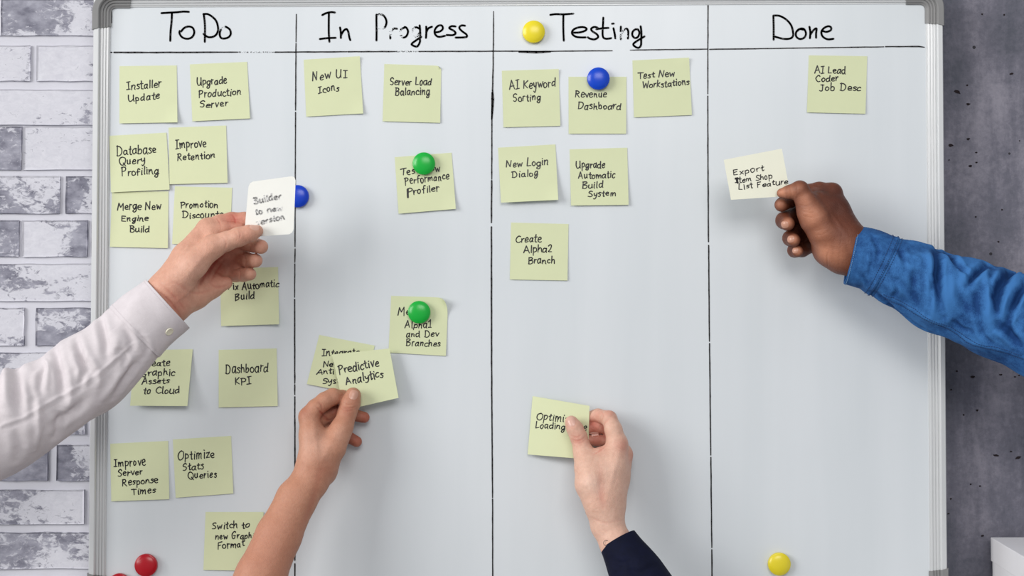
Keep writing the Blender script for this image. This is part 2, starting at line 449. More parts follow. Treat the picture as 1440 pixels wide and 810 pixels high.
# ------------------------------------------------------------------ stroke writing
GL = {
'A': (8, "!0,0 3.5,10 7,0|1.5,3.5 6,3.8"), 'B': (7, "0.5,0 0.5,10|0,9.5 4,9.6 5,7.5 1,5.4 5,4.8 5.5,1.8 3,0 0,0.3"),
'C': (7, "6,8.5 4,10 1,8 0,4.5 1.5,0.8 4,0 6.3,1.2"), 'D': (8, "1,10 1,0|0,9.6 4,9.4 7,6.5 6.5,2 3.5,0 0,0.5"),
'E': (7, "!5.5,9.6 0.5,9.8 0.5,0.2 5.8,0.3|!0.5,5.2 4.5,5.4"), 'F': (6.5, "!5.5,9.8 0.5,9.6 0.5,0|!0.5,5 4.3,5.2"),
'G': (8, "6,8.5 4,10 1,8 0,4 2,0.3 5,0.5 6,3.5|3.6,4 7,4"), 'I': (5.4, "2.2,9.6 2.2,0.2|0,9.4 4.6,9.8|0,0 4.6,0.4"),
'J': (6.4, "3.5,9.8 3.6,2 2,0 0,1.5|1.5,9.6 5.5,10"), 'K': (7, "0.5,10 0.5,0|!5.5,9.8 0.7,4.8 5.8,0"),
'L': (6, "!0.5,10 0.3,0.2 5,0.5"), 'M': (9, "!0,0 1.2,10 4,4.5 7,10 7.8,0"), 'N': (8, "!0,0 0.8,9.6 5.5,0.4 6.5,10"),
'O': (8, "4,10 1,8.5 0,4.5 1.5,0.5 4.5,0 7,3.5 6.5,8 3.5,10 2,9.5"), 'P': (7, "0.8,10 0.6,-0.5|0,9.3 3,10 5.8,8.5 5,5.8 0.8,4.8"),
'Q': (8.4, "4,10 1,8.5 0,4.5 1.5,0.5 4.5,0 7,3.5 6.5,8 3.5,10 2,9.5|4.5,2.5 7.5,-1"),
'R': (7.5, "0.8,9.8 0.6,0|0,9.3 3.5,10 5.5,8 4,5.6 0.8,5|!2,5.2 6.3,0"), 'S': (6.6, "5.5,8.6 3.5,10 0.8,8.6 1,6.2 4,4.8 5.4,2.5 3.5,0.2 0.2,1"),
'T': (7, "0,9.4 3.5,9.6 7.3,9.9|3.4,9.6 3.2,0"), 'U': (7.8, "0.3,10 0,4 1.5,0.3 4.5,0.8 5.8,4|5.8,10 5.9,3 6.6,0"),
'W': (9, "!0,9.5 1.8,0 4.2,7 6.2,0 8.2,10"),
'a': (6.2, "4.6,5.2 2.5,6 0.3,3.8 0.6,0.6 2.6,0.3 4.5,3.5|4.7,6 4.6,1.2 5.6,0"), 'b': (6, "0.4,10 0.4,0.3|0.4,3 2.2,5.6 4.6,4.5 4.3,1 2,0 0.4,0.8"),
'c': (5.2, "4.4,5 2.6,6 0.4,4 0.6,1 2.6,0 4.6,0.9"), 'd': (6.6, "4.6,5 2.5,5.8 0.3,3.6 0.7,0.5 2.8,0.4 4.7,3|5,10 4.8,1 5.5,0"),
'e': (5.6, "0.5,3 4.2,3.6 4,5.6 2.2,6 0.4,4 0.7,1 2.6,0 4.8,0.9"), 'f': (5, "4.2,9 2.8,10 1.9,8 1.8,0|0.2,5.3 4,5.7"),
'g': (6.2, "4.5,5.2 2.4,6 0.4,4 0.8,1 2.8,0.8 4.6,3.6|4.8,6 4.6,-2 2.5,-4 0.4,-2.8 2,-0.8 5.5,1"), 'h': (6, "0.5,10 0.4,0|0.4,3 2.2,5.8 4,5 4.2,1.5 5,0"),
'i': (3, "1,6 1,0.4 1.6,0|!1.1,8.6 1.3,8.2"), 'k': (5.6, "0.5,10 0.4,0|!4.4,6 0.7,2.8 4.8,0"), 'l': (3, "1,10 0.9,0.6 1.6,0"),
'm': (8.6, "0.4,6 0.5,0|0.5,3 2,5.8 3.4,5 3.5,0.3|3.5,3 5.2,5.8 6.7,5 6.8,1 7.6,0"), 'n': (6.2, "0.4,6 0.5,0|0.5,3 2.4,5.9 4.2,5 4.3,1 5.2,0"),
'o': (5.8, "2.6,6 0.6,4.8 0.4,1.5 2.2,0 4.3,1.5 4.3,4.7 2.4,6"), 'p': (5.8, "0.6,6 0.4,-3.8|0.5,4.5 2.5,6 4.7,4.4 3.8,1.2 0.6,0.8"),
'r': (4.6, "0.5,6 0.6,0|0.6,3.2 2,5.6 4,5.6"), 's': (4.8, "4,5.2 2.2,6 0.7,4.6 2.6,3.2 3.9,1.6 2.2,0 0.2,0.6"),
't': (4.6, "2,9 1.9,1.4 2.8,0 4,0.5|0.2,6 4,6.3"), 'u': (6.2, "0.5,6 0.4,1.8 1.8,0 3.6,0.8 4.6,3|4.6,6 4.6,1 5.4,0"),
'v': (5.4, "!0.3,6 2.4,0 4.8,6.2"), 'w': (7.5, "!0.2,6 1.8,0 3.6,4.5 5.2,0 6.8,6.2"), 'x': (5.4, "!0.4,6 4.6,0|!4.4,6 0.3,0"),
'y': (5.6, "0.4,6 0.8,3 2.4,2 4.4,4|4.7,6 4,-1 2,-3.8 0.2,-2.8"), 'z': (5.2, "!0.4,5.8 4.4,6 0.5,0.2 4.8,0.4"),
'1': (4.6, "!0.5,7.5 2.4,10 2.2,0|!0.4,0 4,0.2"), '2': (6, "0.5,8 2.5,10 4.8,8 3,4 0.3,0.3 5.2,0.4"), ' ': (4.5, "")}
def catmull(pts, step=4):
    if len(pts) < 3: return pts
    P = [pts[0]] + pts + [pts[-1]]; out = []
    for i in range(1, len(P) - 2):
        p0, p1, p2, p3 = P[i - 1:i + 3]
        for k in range(step):
            t = k / step
            out.append(tuple(0.5 * (2 * p1[d] + (p2[d] - p0[d]) * t + (2 * p0[d] - 5 * p1[d] + 4 * p2[d] - p3[d]) * t * t + (3 * p1[d] - p0[d] - 3 * p2[d] + p3[d]) * t ** 3) for d in range(len(p1))))
    out.append(tuple(pts[-1])); return out
def write_line(text, x0, y0, x1, y1, cap_h, rnd):
    """strokes in pixels: list of point lists"""
    tot = sum(GL[c][0] for c in text) - 1
    ux, uy = (x1 - x0), (y1 - y0); k = math.hypot(ux, uy) / tot; ang = math.atan2(uy, ux)
    s = cap_h / 10; out = []; pen = 0
    for c in text:
        adv, st = GL[c]
        sc = s * rnd.uniform(.85, 1.14); wob = rnd.uniform(-.12, .12) ; dy = rnd.uniform(-.8, .8) * s; kx = rnd.uniform(.8, .96)
        sl = rnd.uniform(0.02, .12)
        for stk in (st.split('|') if st else []):
            sharp = stk.startswith('!'); stk = stk.lstrip('!')
            pts = [tuple(float(q) for q in p.split(',')) for p in stk.split()]
            pts = [(a + rnd.uniform(-.42, .42), b + rnd.uniform(-.42, .42)) for a, b in pts]
            if not sharp: pts = catmull(pts)
            q = []
            for a, b in pts:
                lx = (pen + a * kx + sl * b) * k; ly = -(b * sc + dy) - a * k * wob
                q.append((x0 + lx * math.cos(ang) - ly * math.sin(ang), y0 + lx * math.sin(ang) + ly * math.cos(ang)))
            out.append(q)
        pen += adv
    return out
def ink_mesh(name, strokes, width, place, mat, parent, off, wear=None, label=None, rnd=random.Random(3)):
    """strokes (pixels) -> flat ink: a quad per segment, a hexagon at each vertex. place(px,py)->world"""
    vs, fs, wv = [], [], []
    for si, st in enumerate(strokes):
        w0 = width * (1 if not isinstance(width, (list, tuple)) else 1)
        for i, p in enumerate(st):
            t = i / max(1, len(st) - 1)
            w = (p[2] if len(p) > 2 else width) * (0.5 if len(p) > 2 else 0.5 * (1.05 - 0.25 * t))
            we = (p[3] if len(p) > 3 else 0.0)
            b = len(vs)
            for k in range(6):
                a = k * PI / 3; vs.append(place(p[0] + w * math.cos(a), p[1] + w * math.sin(a))); wv.append(we)
            fs.append((b + 5, b + 4, b + 3, b + 2, b + 1, b))
            if i:
                q = st[i - 1]; dx, dy = p[0] - q[0], p[1] - q[1]; L = math.hypot(dx, dy) or 1
                nx, ny = -dy / L, dx / L; b = len(vs)
                for (c, s, ww, e_) in ((q, 1, pw, pe), (p, 1, w, we), (p, -1, w, we), (q, -1, pw, pe)):
                    vs.append(place(c[0] + s * nx * ww, c[1] + s * ny * ww)); wv.append(e_)
                fs.append((b, b + 1, b + 2, b + 3))
            pw, pe = w, we
    me = bpy.data.meshes.new(name)
    o0 = Vector(off)
    me.from_pydata([tuple(Vector(v) - o0) for v in vs], [], fs)
    me.materials.append(mat)
    if wear:
        a = me.attributes.new('wear', 'FLOAT', 'POINT'); a.data.foreach_set('value', wv)
    o = bpy.data.objects.new(name, me); COL.objects.link(o); o.parent = parent
    if label: o['label'] = label
    return o

def bplace(x, y): return at(x, y, 0.35)
def zs(ox, oy, s, strokes):
    """strokes measured on an enlarged crop -> pixels; a point is (X,Y[,wear])"""
    out = []
    for st in strokes:
        sm = catmull([(p[0], p[1], (p[2] if len(p) > 2 else 0.0)) for p in st], 6) if len(st) > 2 else [(p[0], p[1], (p[2] if len(p) > 2 else 0.0)) for p in st]
        out.append([(ox + p[0] / s, oy + p[1] / s, 2.9, max(0, p[2])) for p in sm])
    return out
todo = zs(220, 0, 5.538, [
    [(38, 102), (100, 98), (160, 95), (210, 90), (252, 92)], [(120, 102), (118, 160), (110, 240), (107, 318)],
    [(192, 245), (215, 218), (250, 206), (283, 218), (294, 255), (275, 290), (238, 302), (200, 290), (180, 262), (180, 240, .3)],
    [(368, 108), (377, 200), (376, 326)], [(365, 110), (400, 110), (440, 135), (468, 170), (480, 225), (468, 265), (440, 286), (400, 288), (366, 264)],
    [(540, 208, .5), (505, 225, .4), (492, 262), (500, 292), (525, 300), (560, 290), (578, 265), (572, 232), (548, 212), (530, 206, .6)]])
inprog = zs(430, 0, 5.76, [
    [(133, 122), (165, 106), (205, 98), (236, 101)], [(187, 104), (186, 180), (186, 260), (191, 338)], [(113, 316), (170, 309), (242, 306)],
    [(277, 222), (283, 260), (284, 308)], [(284, 288), (305, 250), (330, 235), (345, 262), (352, 300), (360, 325)],
    [(572, 118, .1), (572, 180), (573, 260, .1), (572, 328)], [(572, 122, .4), (600, 114, .35), (632, 128, .3), (652, 165), (650, 200, .1), (635, 225, .4), (605, 232, .55), (580, 218, .6)],
    [(682, 232, .62), (685, 270, .5), (684, 312, .2)], [(690, 260, .6), (710, 232, .3), (738, 232, .35)],
    [(800, 222, .1), (770, 240, .4), (766, 275, .5), (788, 303, .35), (815, 292), (828, 255), (815, 225), (800, 218)],
    [(920, 232), (890, 220, .3), (864, 245, .52), (868, 285, .6), (895, 300, .5), (918, 270, .3)], [(922, 205), (926, 250, .2), (926, 310, .3), (922, 345), (900, 377), (862, 365), (860, 352), (895, 325), (935, 298)],
    [(975, 215), (976, 260), (973, 307)], [(976, 262), (992, 230), (1022, 216)],
    [(1048, 262), (1085, 255), (1110, 232), (1100, 206), (1070, 210), (1046, 240), (1046, 275), (1075, 298), (1128, 290)],
    [(1213, 214), (1180, 212), (1162, 228), (1200, 250), (1213, 270), (1190, 284), (1140, 283)],
    [(1290, 208), (1260, 206), (1243, 225), (1265, 252), (1300, 278), (1303, 298), (1270, 303), (1213, 304)]])
testing = zs(730, 0, 7.2, [
    [(315, 150), (370, 143), (440, 145), (500, 142, .15), (552, 137, .5)], [(448, 150), (447, 230), (448, 320), (452, 412)],
    [(550, 330), (610, 328), (665, 312), (683, 290), (650, 274), (590, 280), (545, 305), (536, 340), (570, 370), (620, 378), (674, 378)],
    [(795, 280), (760, 272), (730, 290), (740, 315), (785, 345), (800, 375), (765, 398), (720, 392), (695, 377)],
    [(852, 178, .2), (850, 240), (845, 320), (850, 375), (880, 392), (934, 386, .3)], [(782, 296), (840, 286), (905, 282, .3)],
    [(940, 240), (958, 238)], [(955, 285), (966, 335), (972, 372)], [(972, 384), (974, 388)],
    [(1030, 268), (1028, 330, .45), (1030, 398, .3)], [(1034, 350, .6), (1055, 310, .4), (1085, 288, .3), (1103, 310), (1104, 350, .3), (1101, 390, .2)],
    [(1205, 298), (1175, 298), (1148, 325), (1148, 362), (1175, 385), (1205, 370), (1218, 330), (1205, 300)],
    [(1230, 265), (1238, 330), (1236, 400), (1232, 460), (1205, 484), (1165, 465), (1158, 442), (1200, 410), (1270, 368, .2)]])
done = zs(1070, 0, 5.76, [
    [(101, 126), (103, 220), (103, 322)], [(103, 126), (150, 128), (205, 158), (245, 205), (260, 260), (258, 295), (232, 313), (180, 314), (112, 296)],
    [(345, 240), (310, 236), (285, 262), (286, 295), (315, 316), (350, 305), (365, 272), (350, 236), (320, 232), (295, 250)],
    [(393, 216), (400, 260), (397, 310)], [(398, 285), (425, 245), (450, 230), (447, 268), (447, 306)],
    [(500, 250), (530, 258), (565, 245), (568, 222), (545, 212), (510, 228), (490, 258), (500, 295), (540, 318), (588, 314)]])
for nm, st in (('To Do', todo), ('In Progress', inprog), ('Testing', testing), ('Done', done)):
    ink_mesh('column_heading', st, 2.6, bplace, M_DRY, board, BO, True, 'heading "%s" handwritten in black marker' % nm)
def mline(pts):
    """pts (x,y,width,wear) -> densified polyline with small wobble"""
    out = []; rr = random.Random(int(pts[0][0] + pts[0][1]))
    for a, b in zip(pts[:-1], pts[1:]):
        n = max(2, int(math.hypot(b[0] - a[0], b[1] - a[1]) / 9))
        for k in range(n):
            t = k / n; q = [a[d] + (b[d] - a[d]) * t for d in range(4)]
            q[0] += rr.uniform(-.12, .12); q[1] += rr.uniform(-.12, .12); q[2] *= rr.uniform(1.08, 1.36)
            out.append(tuple(q))
    out.append(tuple(pts[-1])); return out
hdr = [[(156, 73.5, 1.4, 0), (157.5, 73.6, 1.4, 0)], [(160.5, 73.6, 1.8, 0), (209, 73.8, 1.9, 0)], [(210.5, 73.8, 1.9, 0), (334, 73.3, 1.6, .05)], [(335, 73.3, 1.3, .42), (386, 73.4, 1.3, .45)],
       [(387, 73.3, 1.6, 0), (488, 72.7, 1.5, 0)], [(489.5, 72.7, 1.6, 0), (556, 72.4, 1.5, 0)], [(557, 72.4, 1.4, .45), (588, 72.4, 1.4, .45)], [(589, 72.3, 1.5, 0), (730, 71.9, 1.5, 0)],
       [(730, 72.6, 2.6, 0), (754, 73.4, 2.6, 0), (774, 72.6, 2.2, 0)], [(730, 72.4, 1.4, 0), (861, 71.3, 1.4, 0)],
       [(886, 70.5, .8, .3), (897, 70.2, 1.4, 0), (995, 69, 1.4, 0)], [(998, 69.3, 1.5, 0), (1070, 68.4, 1.4, 0), (1243, 65.8, 1.3, 0)], [(1245.5, 65.6, 1.5, 0), (1292, 65.3, 1.6, 0), (1300, 66.4, 1.2, 0)]]
ink_mesh('header_line', [mline(s) for s in hdr[:10]], 1.6, bplace, M_DRY, board, BO, True)
ink_mesh('header_line', [mline(s) for s in hdr[10:]], 1.6, bplace, M_DRY, board, BO, True)
c1 = [[(416.7, 20, 1.3, 0), (416.2, 59, 1.4, .1)], [(416.2, 61, 1.4, 0), (415.6, 155, 1.5, .1)], [(415.5, 158, 1.4, 0), (415, 300, 1.3, .2), (414.8, 347, 1.4, 0)], [(414.8, 350, 1.4, 0), (414.6, 369, 1.4, 0)],
      [(414.6, 371, 1.4, 0), (414.3, 418, 1.5, 0)], [(414.3, 421, 1.6, 0), (414.5, 539, 1.7, 0)], [(414.5, 541, 1.5, 0), (414.5, 555, 1.5, 0)], [(414.5, 558, 1.7, 0), (414.8, 659, 1.7, 0), (414.6, 788, 1.6, 0)], [(414.6, 793, 1.5, .1), (414.4, 840, 1.5, 0)]]
c2 = [[(694, 16, 1.0, .3), (694, 26, 1.4, .1), (693.5, 90, 1.5, 0), (692.6, 127, 1.7, 0), (693.5, 140, 2.5, 0), (691.6, 168, 2.2, 0)], [(692, 130, 2, 0), (691.6, 166, 2, 0)], [(691.6, 166, 1.6, 0), (691.5, 252, 1.5, 0)], [(691.4, 254, 1.8, 0), (691, 313, 1.8, 0)],
      [(691, 319, 1.9, 0), (691.3, 520, 1.7, 0), (692.6, 700, 1.5, 0)], [(692.6, 702, 1.5, 0), (693, 840, 1.5, 0)]]
c3 = [[(995.7, 8, 1.6, 0), (995.5, 60, 1.4, 0), (995.3, 132, 1.4, .1)], [(995.3, 135, 1.4, 0), (995.5, 215, 1.6, .05), (996, 300, 1.5, .15), (996.3, 340, 1.7, 0)], [(996.5, 345, 1.6, 0), (997.6, 480, 1.5, 0)],
      [(997.7, 483, 1.5, 0), (999.5, 640, 1.5, .1)], [(999.6, 643, 1.5, 0), (1001, 770, 1.5, 0)], [(1001, 773, 1.6, 0), (1001.4, 838, 1.6, 0)]]
for c in (c1, c2, c3): ink_mesh('column_line', [mline(s) for s in c], 1.5, bplace, M_DRY, board, BO, True)
ink_mesh('ink_smudge', [[(157, 16, 1.4, .2), (157, 24, 1.6, .1), (157, 32, 1.2, .3)]], 1.5, bplace, M_DRY, board, BO, True)
ink_mesh('ink_smudge', [[(1297, 6.6, 1.6, .1), (1299, 7.6, 1.6, .1)]], 1.5, bplace, M_DRY, board, BO, True)

# ------------------------------------------------------------------ sticky notes
G_NOTE = 'sticky notes on the whiteboard'
def note(label, c, zc, lines, lift=0.0, mat=None, rolls=(), lw=1.6, roundc=0.0, bend=0.0, inkmat=None, curl=(0, 0, 0, 0), extra=()):
    """c = TL,TR,BR,BL in pixels; zc = mm in front of the board at those corners"""
    TL, TR, BR, BL = [np.array(p, float) for p in c]
    def uvpx(u, v): return TL * (1 - u) * (1 - v) + TR * u * (1 - v) + BR * u * v + BL * (1 - u) * v
    def zf(u, v):
        z = zc[0] * (1 - u) * (1 - v) + zc[1] * u * (1 - v) + zc[2] * u * v + zc[3] * (1 - u) * v
        z += lift * v * v + bend * 4 * u * (1 - u)
        for (cu, cv), a in zip(((0, 0), (1, 0), (1, 1), (0, 1)), curl):
            r = math.hypot(u - cu, v - cv)
            if a and r < .35: z += a * (1 - r / .35) ** 2
        return z
    def place(x, y, zo=0.0, uv=None):
        if uv is None:
            u, v = .5, .5
            for _ in range(6):
                p = uvpx(u, v) - (x, y)
                du = (TR - TL) * (1 - v) + (BR - BL) * v; dv = (BL - TL) * (1 - u) + (BR - TR) * u
                det = du[0] * dv[1] - du[1] * dv[0]
                u -= (p[0] * dv[1] - p[1] * dv[0]) / det; v -= (du[0] * p[1] - du[1] * p[0]) / det
        else: u, v = uv
        z = zf(min(1, max(0, u)), min(1, max(0, v)))
        for (ax, ay, bx, by, R) in rolls:       # roll the part beyond line a-b (on its right side) forward
            dx, dy = bx - ax, by - ay; L = math.hypot(dx, dy); nx, ny = dy / L, -dx / L
            d = (x - ax) * nx + (y - ay) * ny
            if d > 0:
                a = d / R; m = R * math.sin(a); x += nx * (m - d); y += ny * (m - d); z += R * (1 - math.cos(a)) * .92
        return at(x, y, z + zo)
    n = 22 if rolls else 12
    pts = []
    for j in range(n + 1):
        for i in range(n + 1):
            u, v = i / n, j / n
            if roundc:
                for cu in (0, 1):
                    for cv in (0, 1):
                        a, b = abs(u - cu), abs(v - cv)
                        if a < roundc and b < roundc:
                            d = math.hypot(roundc - a, roundc - b)
                            if d > roundc:
                                s = roundc / d
                                a2, b2 = roundc - (roundc - a) * s, roundc - (roundc - b) * s
                                u = a2 if cu == 0 else 1 - a2; v = b2 if cv == 0 else 1 - b2
            p = uvpx(u, v); pts.append((u, v, p[0], p[1]))
    front = [place(p[2], p[3], 0.0, (p[0], p[1])) for p in pts]
    back = [Vector((q.x, q.y + 0.00022, q.z)) for q in front]
    N_ = (n + 1) ** 2; fs = []
    idx = lambda i, j: j * (n + 1) + i
    for j in range(n):
        for i in range(n):
            fs.append((idx(i, j), idx(i, j + 1), idx(i + 1, j + 1), idx(i + 1, j)))
            fs.append((N_ + idx(i, j), N_ + idx(i + 1, j), N_ + idx(i + 1, j + 1), N_ + idx(i, j + 1)))
    ed = [idx(i, 0) for i in range(n)] + [idx(n, j) for j in range(n)] + [idx(i, n) for i in range(n, 0, -1)] + [idx(0, j) for j in range(n, 0, -1)]
    side = []; pts_all = front + back
    for k in range(len(ed)):
        a, b = ed[k], ed[(k + 1) % len(ed)]; q0 = len(side); side += [pts_all[a], pts_all[b], pts_all[N_ + b], pts_all[N_ + a]]; fs.append(tuple(2 * N_ + q0 + i for i in range(4)))
    mid = place(*uvpx(.5, .02))
    o = mesh_obj('sticky_note', [tuple(p - mid) for p in front + back + side], fs, mat or M_PAPER, None, True)
    o.location = mid
    tag(o, label, 'sticky note', G_NOTE)
    rnd = random.Random(label)
    st = []
    for (t, x0, y0, x1, y1, h) in lines: st += write_line(t, x0, y0, x1, y1, h, rnd)
    st += [list(e_) for e_ in extra]
    if st: ink_mesh('handwriting', st, lw, lambda x, y: place(x, y, 0.22), inkmat or M_INK, o, mid)
    return o
S1 = (0.5, 0.5, 0.5, 0.5)
note('pale yellow sticky note reading Installer Update', [(168, 93), (248.5, 92), (249.5, 172), (168, 173.5)], S1,
     [('Installer', 178.5, 126, 227, 122.5, 11.5), ('Update', 180.5, 143, 225, 139, 10)], 2, curl=(0, 0, 3, 0))
note('pale yellow sticky note reading Upgrade Production Server', [(267, 90.5), (347.5, 87), (351.5, 166.5), (270.5, 170.5)], S1,
     [('Upgrade', 277, 120.5, 319.5, 117.5, 11), ('Production', 279.5, 137, 339, 133, 10), ('Server', 281, 151.5, 321, 149, 9)], 2)
note('pale yellow sticky note reading Merge New Engine Build', [(157.5, 270), (237, 269), (236, 349), (154.5, 347)], S1,
     [('Merge New', 165.5, 296, 227, 293.5, 10.5), ('Engine', 170.5, 311, 208.5, 310.5, 9), ('Build', 183, 326.5, 210, 326, 9.5)], 2)
note('pale yellow sticky note reading Database Query Profiling', [(154, 191), (234, 186.5), (238.5, 266.6), (156, 270.5)], (0.6, 0.6, 1.4, 1.4),
     [('Database', 164, 219, 220, 214.5, 12.5), ('Query', 168, 232.5, 204.5, 229, 10), ('Profiling', 171, 248, 223, 244, 10.5)], 2)
note('pale yellow sticky note reading Improve Retention', [(237, 179.5), (318, 176.5), (320, 257), (238.5, 259)], (0.7, 0.6, 0.8, 1.0),
     [('Improve', 247, 209, 290, 206, 11.5), ('Retention', 249, 226, 302, 222.5, 10)], 2)
note('pale yellow sticky note reading Promotion Discounts, half behind a hand', [(246, 262), (326.5, 264), (323, 345), (242, 343)], S1,
     [('Promotion', 254, 292.5, 306.5, 291.5, 9.5), ('Discounts', 256.5, 307, 313.5, 305.5, 9)], 1.5)
note('pale yellow sticky note ending in Automatic Build, corner behind the white-sleeved hand', [(309.5, 378), (391, 375.5), (392.5, 456), (311, 458.5)], S1,
     [('Fix Automatic', 321, 408, 392, 403, 9.5), ('Build', 331, 422, 358.5, 420, 9.5)], 3.5, curl=(0, 0, 4, 0))
note('pale yellow sticky note ending in Assets to Cloud, under the white sleeve', [(189, 493), (271, 491), (263.5, 571), (183, 570.5)], (0.5, 0.5, 7, 4),
     [('Create', 200, 515.5, 239, 514.7, 9.5), ('Graphic', 198, 529, 246, 527.5, 9.5), ('Assets', 199, 540.5, 238, 539, 8.5), ('to Cloud', 201, 554, 252.5, 553.5, 9.5)], 5)
note('pale yellow sticky note reading Dashboard KPI', [(307.5, 492), (389, 490), (390.5, 571), (307.5, 573)], S1,
     [('Dashboard', 317, 524.5, 377, 523.5, 13), ('KPI', 330.5, 541, 353, 540, 10.5)], 2)
note('pale yellow sticky note reading Improve Server Response Times', [(155, 624), (236.5, 620), (238, 702), (156.5, 705)], S1,
     [('Improve', 160.5, 657, 205, 653.5, 11.5), ('Server', 165.5, 669.5, 200.5, 667, 9), ('Response', 172, 683, 222, 679, 9), ('Times', 185, 695.5, 219, 693, 9)], 2)
note('pale yellow sticky note reading Optimize Stats Queries', [(243, 618), (325, 613), (328, 694), (247, 700)], S1,
     [('Optimize', 250.5, 647, 301.5, 644, 12), ('Stats', 257, 662, 286.5, 659.5, 10), ('Queries', 264.5, 673.5, 305, 670.5, 9.5)], 1.5)
note('pale yellow sticky note reading Switch to new Graphics Format, beside the bare arm', [(289, 720), (370.6, 720), (369, 803), (286, 801.5)], S1,
     [('Switch to', 298, 744.5, 351, 742.5, 9.5), ('new Graphics', 302.5, 758, 367, 757, 9), ('Format', 306, 772, 344, 768.5, 9.5)], 2, curl=(0, 2, 0, 0))
note('pale yellow sticky note reading New UI Icons', [(427, 84), (506, 79), (510.7, 159.5), (430.7, 164)], S1,
     [('New UI', 439.5, 113, 488.5, 109.5, 12), ('Icons', 448, 130.5, 477, 127.5, 10)], 1.5, curl=(0, 2, 2, 0))
note('pale yellow sticky note with folded corner reading Server Load Balancing', [(540.5, 90), (620.6, 92.5), (619, 172.7), (538, 170.5)], S1,
     [('Server Load', 548.5, 120, 607, 119, 10), ('Balancing', 556, 134, 604.5, 133, 9.5)], 1.5, rolls=[(610.5, 90, 622, 101, 1.9)])
note('pale yellow sticky note reading Test New Performance Profiler, held by a green magnet', [(555, 221), (635, 214.7), (641, 293.7), (560.5, 300.5)], S1,
     [('Test New', 564, 246.5, 619.5, 239.5, 10), ('Performance', 569.5, 259.5, 632, 252, 10), ('Profiler', 573, 275, 618, 268, 10)], 2.5, curl=(0, 0, 2, 0), extra=[[(573, 266.5, 2.6), (573.6, 277.5, 2.8)]])
note('pale yellow sticky note reading AI Keyword Sorting', [(705.7, 99.5), (785.7, 97), (788, 177), (708, 179)], S1,
     [('AI Keyword', 716.5, 126, 782, 121.5, 12), ('Sorting', 721.5, 143, 760.5, 140.5, 10)], 1.5, curl=(0, 2, 0, 0))
note('pale yellow sticky note reading Revenue Dashboard, held by a blue magnet', [(799.5, 108), (881, 108), (880.5, 188), (799.7, 188)], S1,
     [('Revenue', 809, 136.5, 853, 136, 9.5), ('Dashboard', 812.6, 153.5, 873.5, 153, 9.5)], 1.5)
note('pale yellow sticky note reading Test New Workstations', [(889.4, 85), (969, 81), (973, 161.7), (891.6, 165)], S1,
     [('Test New', 897, 110.5, 949, 107.5, 8.5), ('Workstations', 904, 124, 969.5, 119, 9)], 1.5, curl=(0, 2.5, 0, 0))
note('pale yellow sticky note reading New Login Dialog', [(700.4, 207.7), (781, 203), (785, 281), (704.5, 285)], S1,
     [('New Login', 712, 235.5, 771, 231.5, 10), ('Dialog', 720, 250, 757.5, 247, 9.5)], 7, curl=(0, 0, 2, 0))
note('pale yellow sticky note reading Upgrade Automatic Build System', [(801, 210), (882, 207.7), (884, 288), (803, 289)], S1,
     [('Upgrade', 810.5, 236.5, 851, 235.5, 10), ('Automatic', 813.5, 251.5, 865, 249.7, 9), ('Build', 819, 265, 848.5, 264, 9), ('System', 826.7, 277, 867, 275, 8.5)], 3)
note('pale yellow sticky note reading Create Alpha2 Branch', [(718.6, 313), (799.5, 315), (798, 394.5), (717, 393)], S1,
     [('Create', 725.6, 341, 761, 340.7, 10), ('Alpha2', 736.5, 356, 776.5, 354, 10.5), ('Branch', 743.3, 371, 780.5, 370, 9.5)], 1.5)
note('pale yellow sticky note reading AI Lead Coder Job Desc, alone under the Done heading', [(1137.4, 77.8), (1219.6, 79), (1217, 160), (1134.8, 158)], S1,
     [('AI Lead', 1146, 103.5, 1189.5, 103, 9.5), ('Coder', 1147.4, 115, 1179, 114, 8.5), ('Job Desc', 1152, 127.7, 1210.5, 127.5, 9.5)], 1.5)
note('pale yellow sticky note reading Merge Alpha1 and Dev Branches, held by a green magnet', [(550, 416), (630.5, 418.5), (627, 500.5), (546.4, 495.7)], S1,
     [('Merge', 559.5, 444, 598, 443, 10.5), ('Alpha1', 569, 461, 606.5, 461, 9.5), ('and Dev', 571, 474, 617, 473, 8.5), ('Branches', 571, 486.5, 619.5, 487, 9)], 1.5, rolls=[(598, 405, 640, 466, 12)], lw=1.5)
note('pale yellow tilted sticky note beginning Int, half hidden under the held note', [(449, 471), (527, 486), (509, 555), (431.5, 540)], (0.6, 0.6, 1, 1),
     [('Integrate', 453, 501, 506, 498, 9.5), ('New', 455, 516, 476, 514.5, 9), ('Antivirus', 445.5, 526.5, 498, 525, 8), ('System', 453.5, 539.5, 495, 538, 8.5)], 2)
# notes held in the hands
note('pale yellow sticky note reading Predictive Analytics, held between thumb and finger of the bare arm', [(466.8, 498.5), (547.7, 490), (560.5, 559.5), (484, 577)], (14, 12, 20, 25),
     [('Predictive', 477, 526, 533, 514, 11), ('Analytics', 487, 541, 539, 529.5, 10.5)], lw=1.8)
note('pale yellow sticky note reading Optimize Loading, held by the hand with the navy sleeve', [(749, 557), (829, 570.7), (827, 646), (742, 639)], (3, 20, 22, 6),
     [('Optimize', 754.5, 590, 806, 594, 11), ('Loading Time', 753, 602, 825, 605, 9.5)], lw=1.5, bend=1.5)
note('cream sticky note reading Export Item Shop List Feature, held by the denim-sleeved hand', [(1017.8, 224.7), (1099.5, 209), (1112, 275.5), (1028, 281)], (76, 74, 74, 76),
     [('Export', 1031, 247, 1074.6, 240, 8.5), ('Item Shop', 1034, 257.5, 1086, 251.5, 8), ('List Feature', 1039, 266.5, 1108.5, 258, 7.5)], mat=M_PAPER2, lw=1.35, extra=[[(1034, 251.6, 2.2), (1038.5, 251, 2.2)], [(1036.6, 252, 2.4), (1037.3, 257.3, 2.4)]])
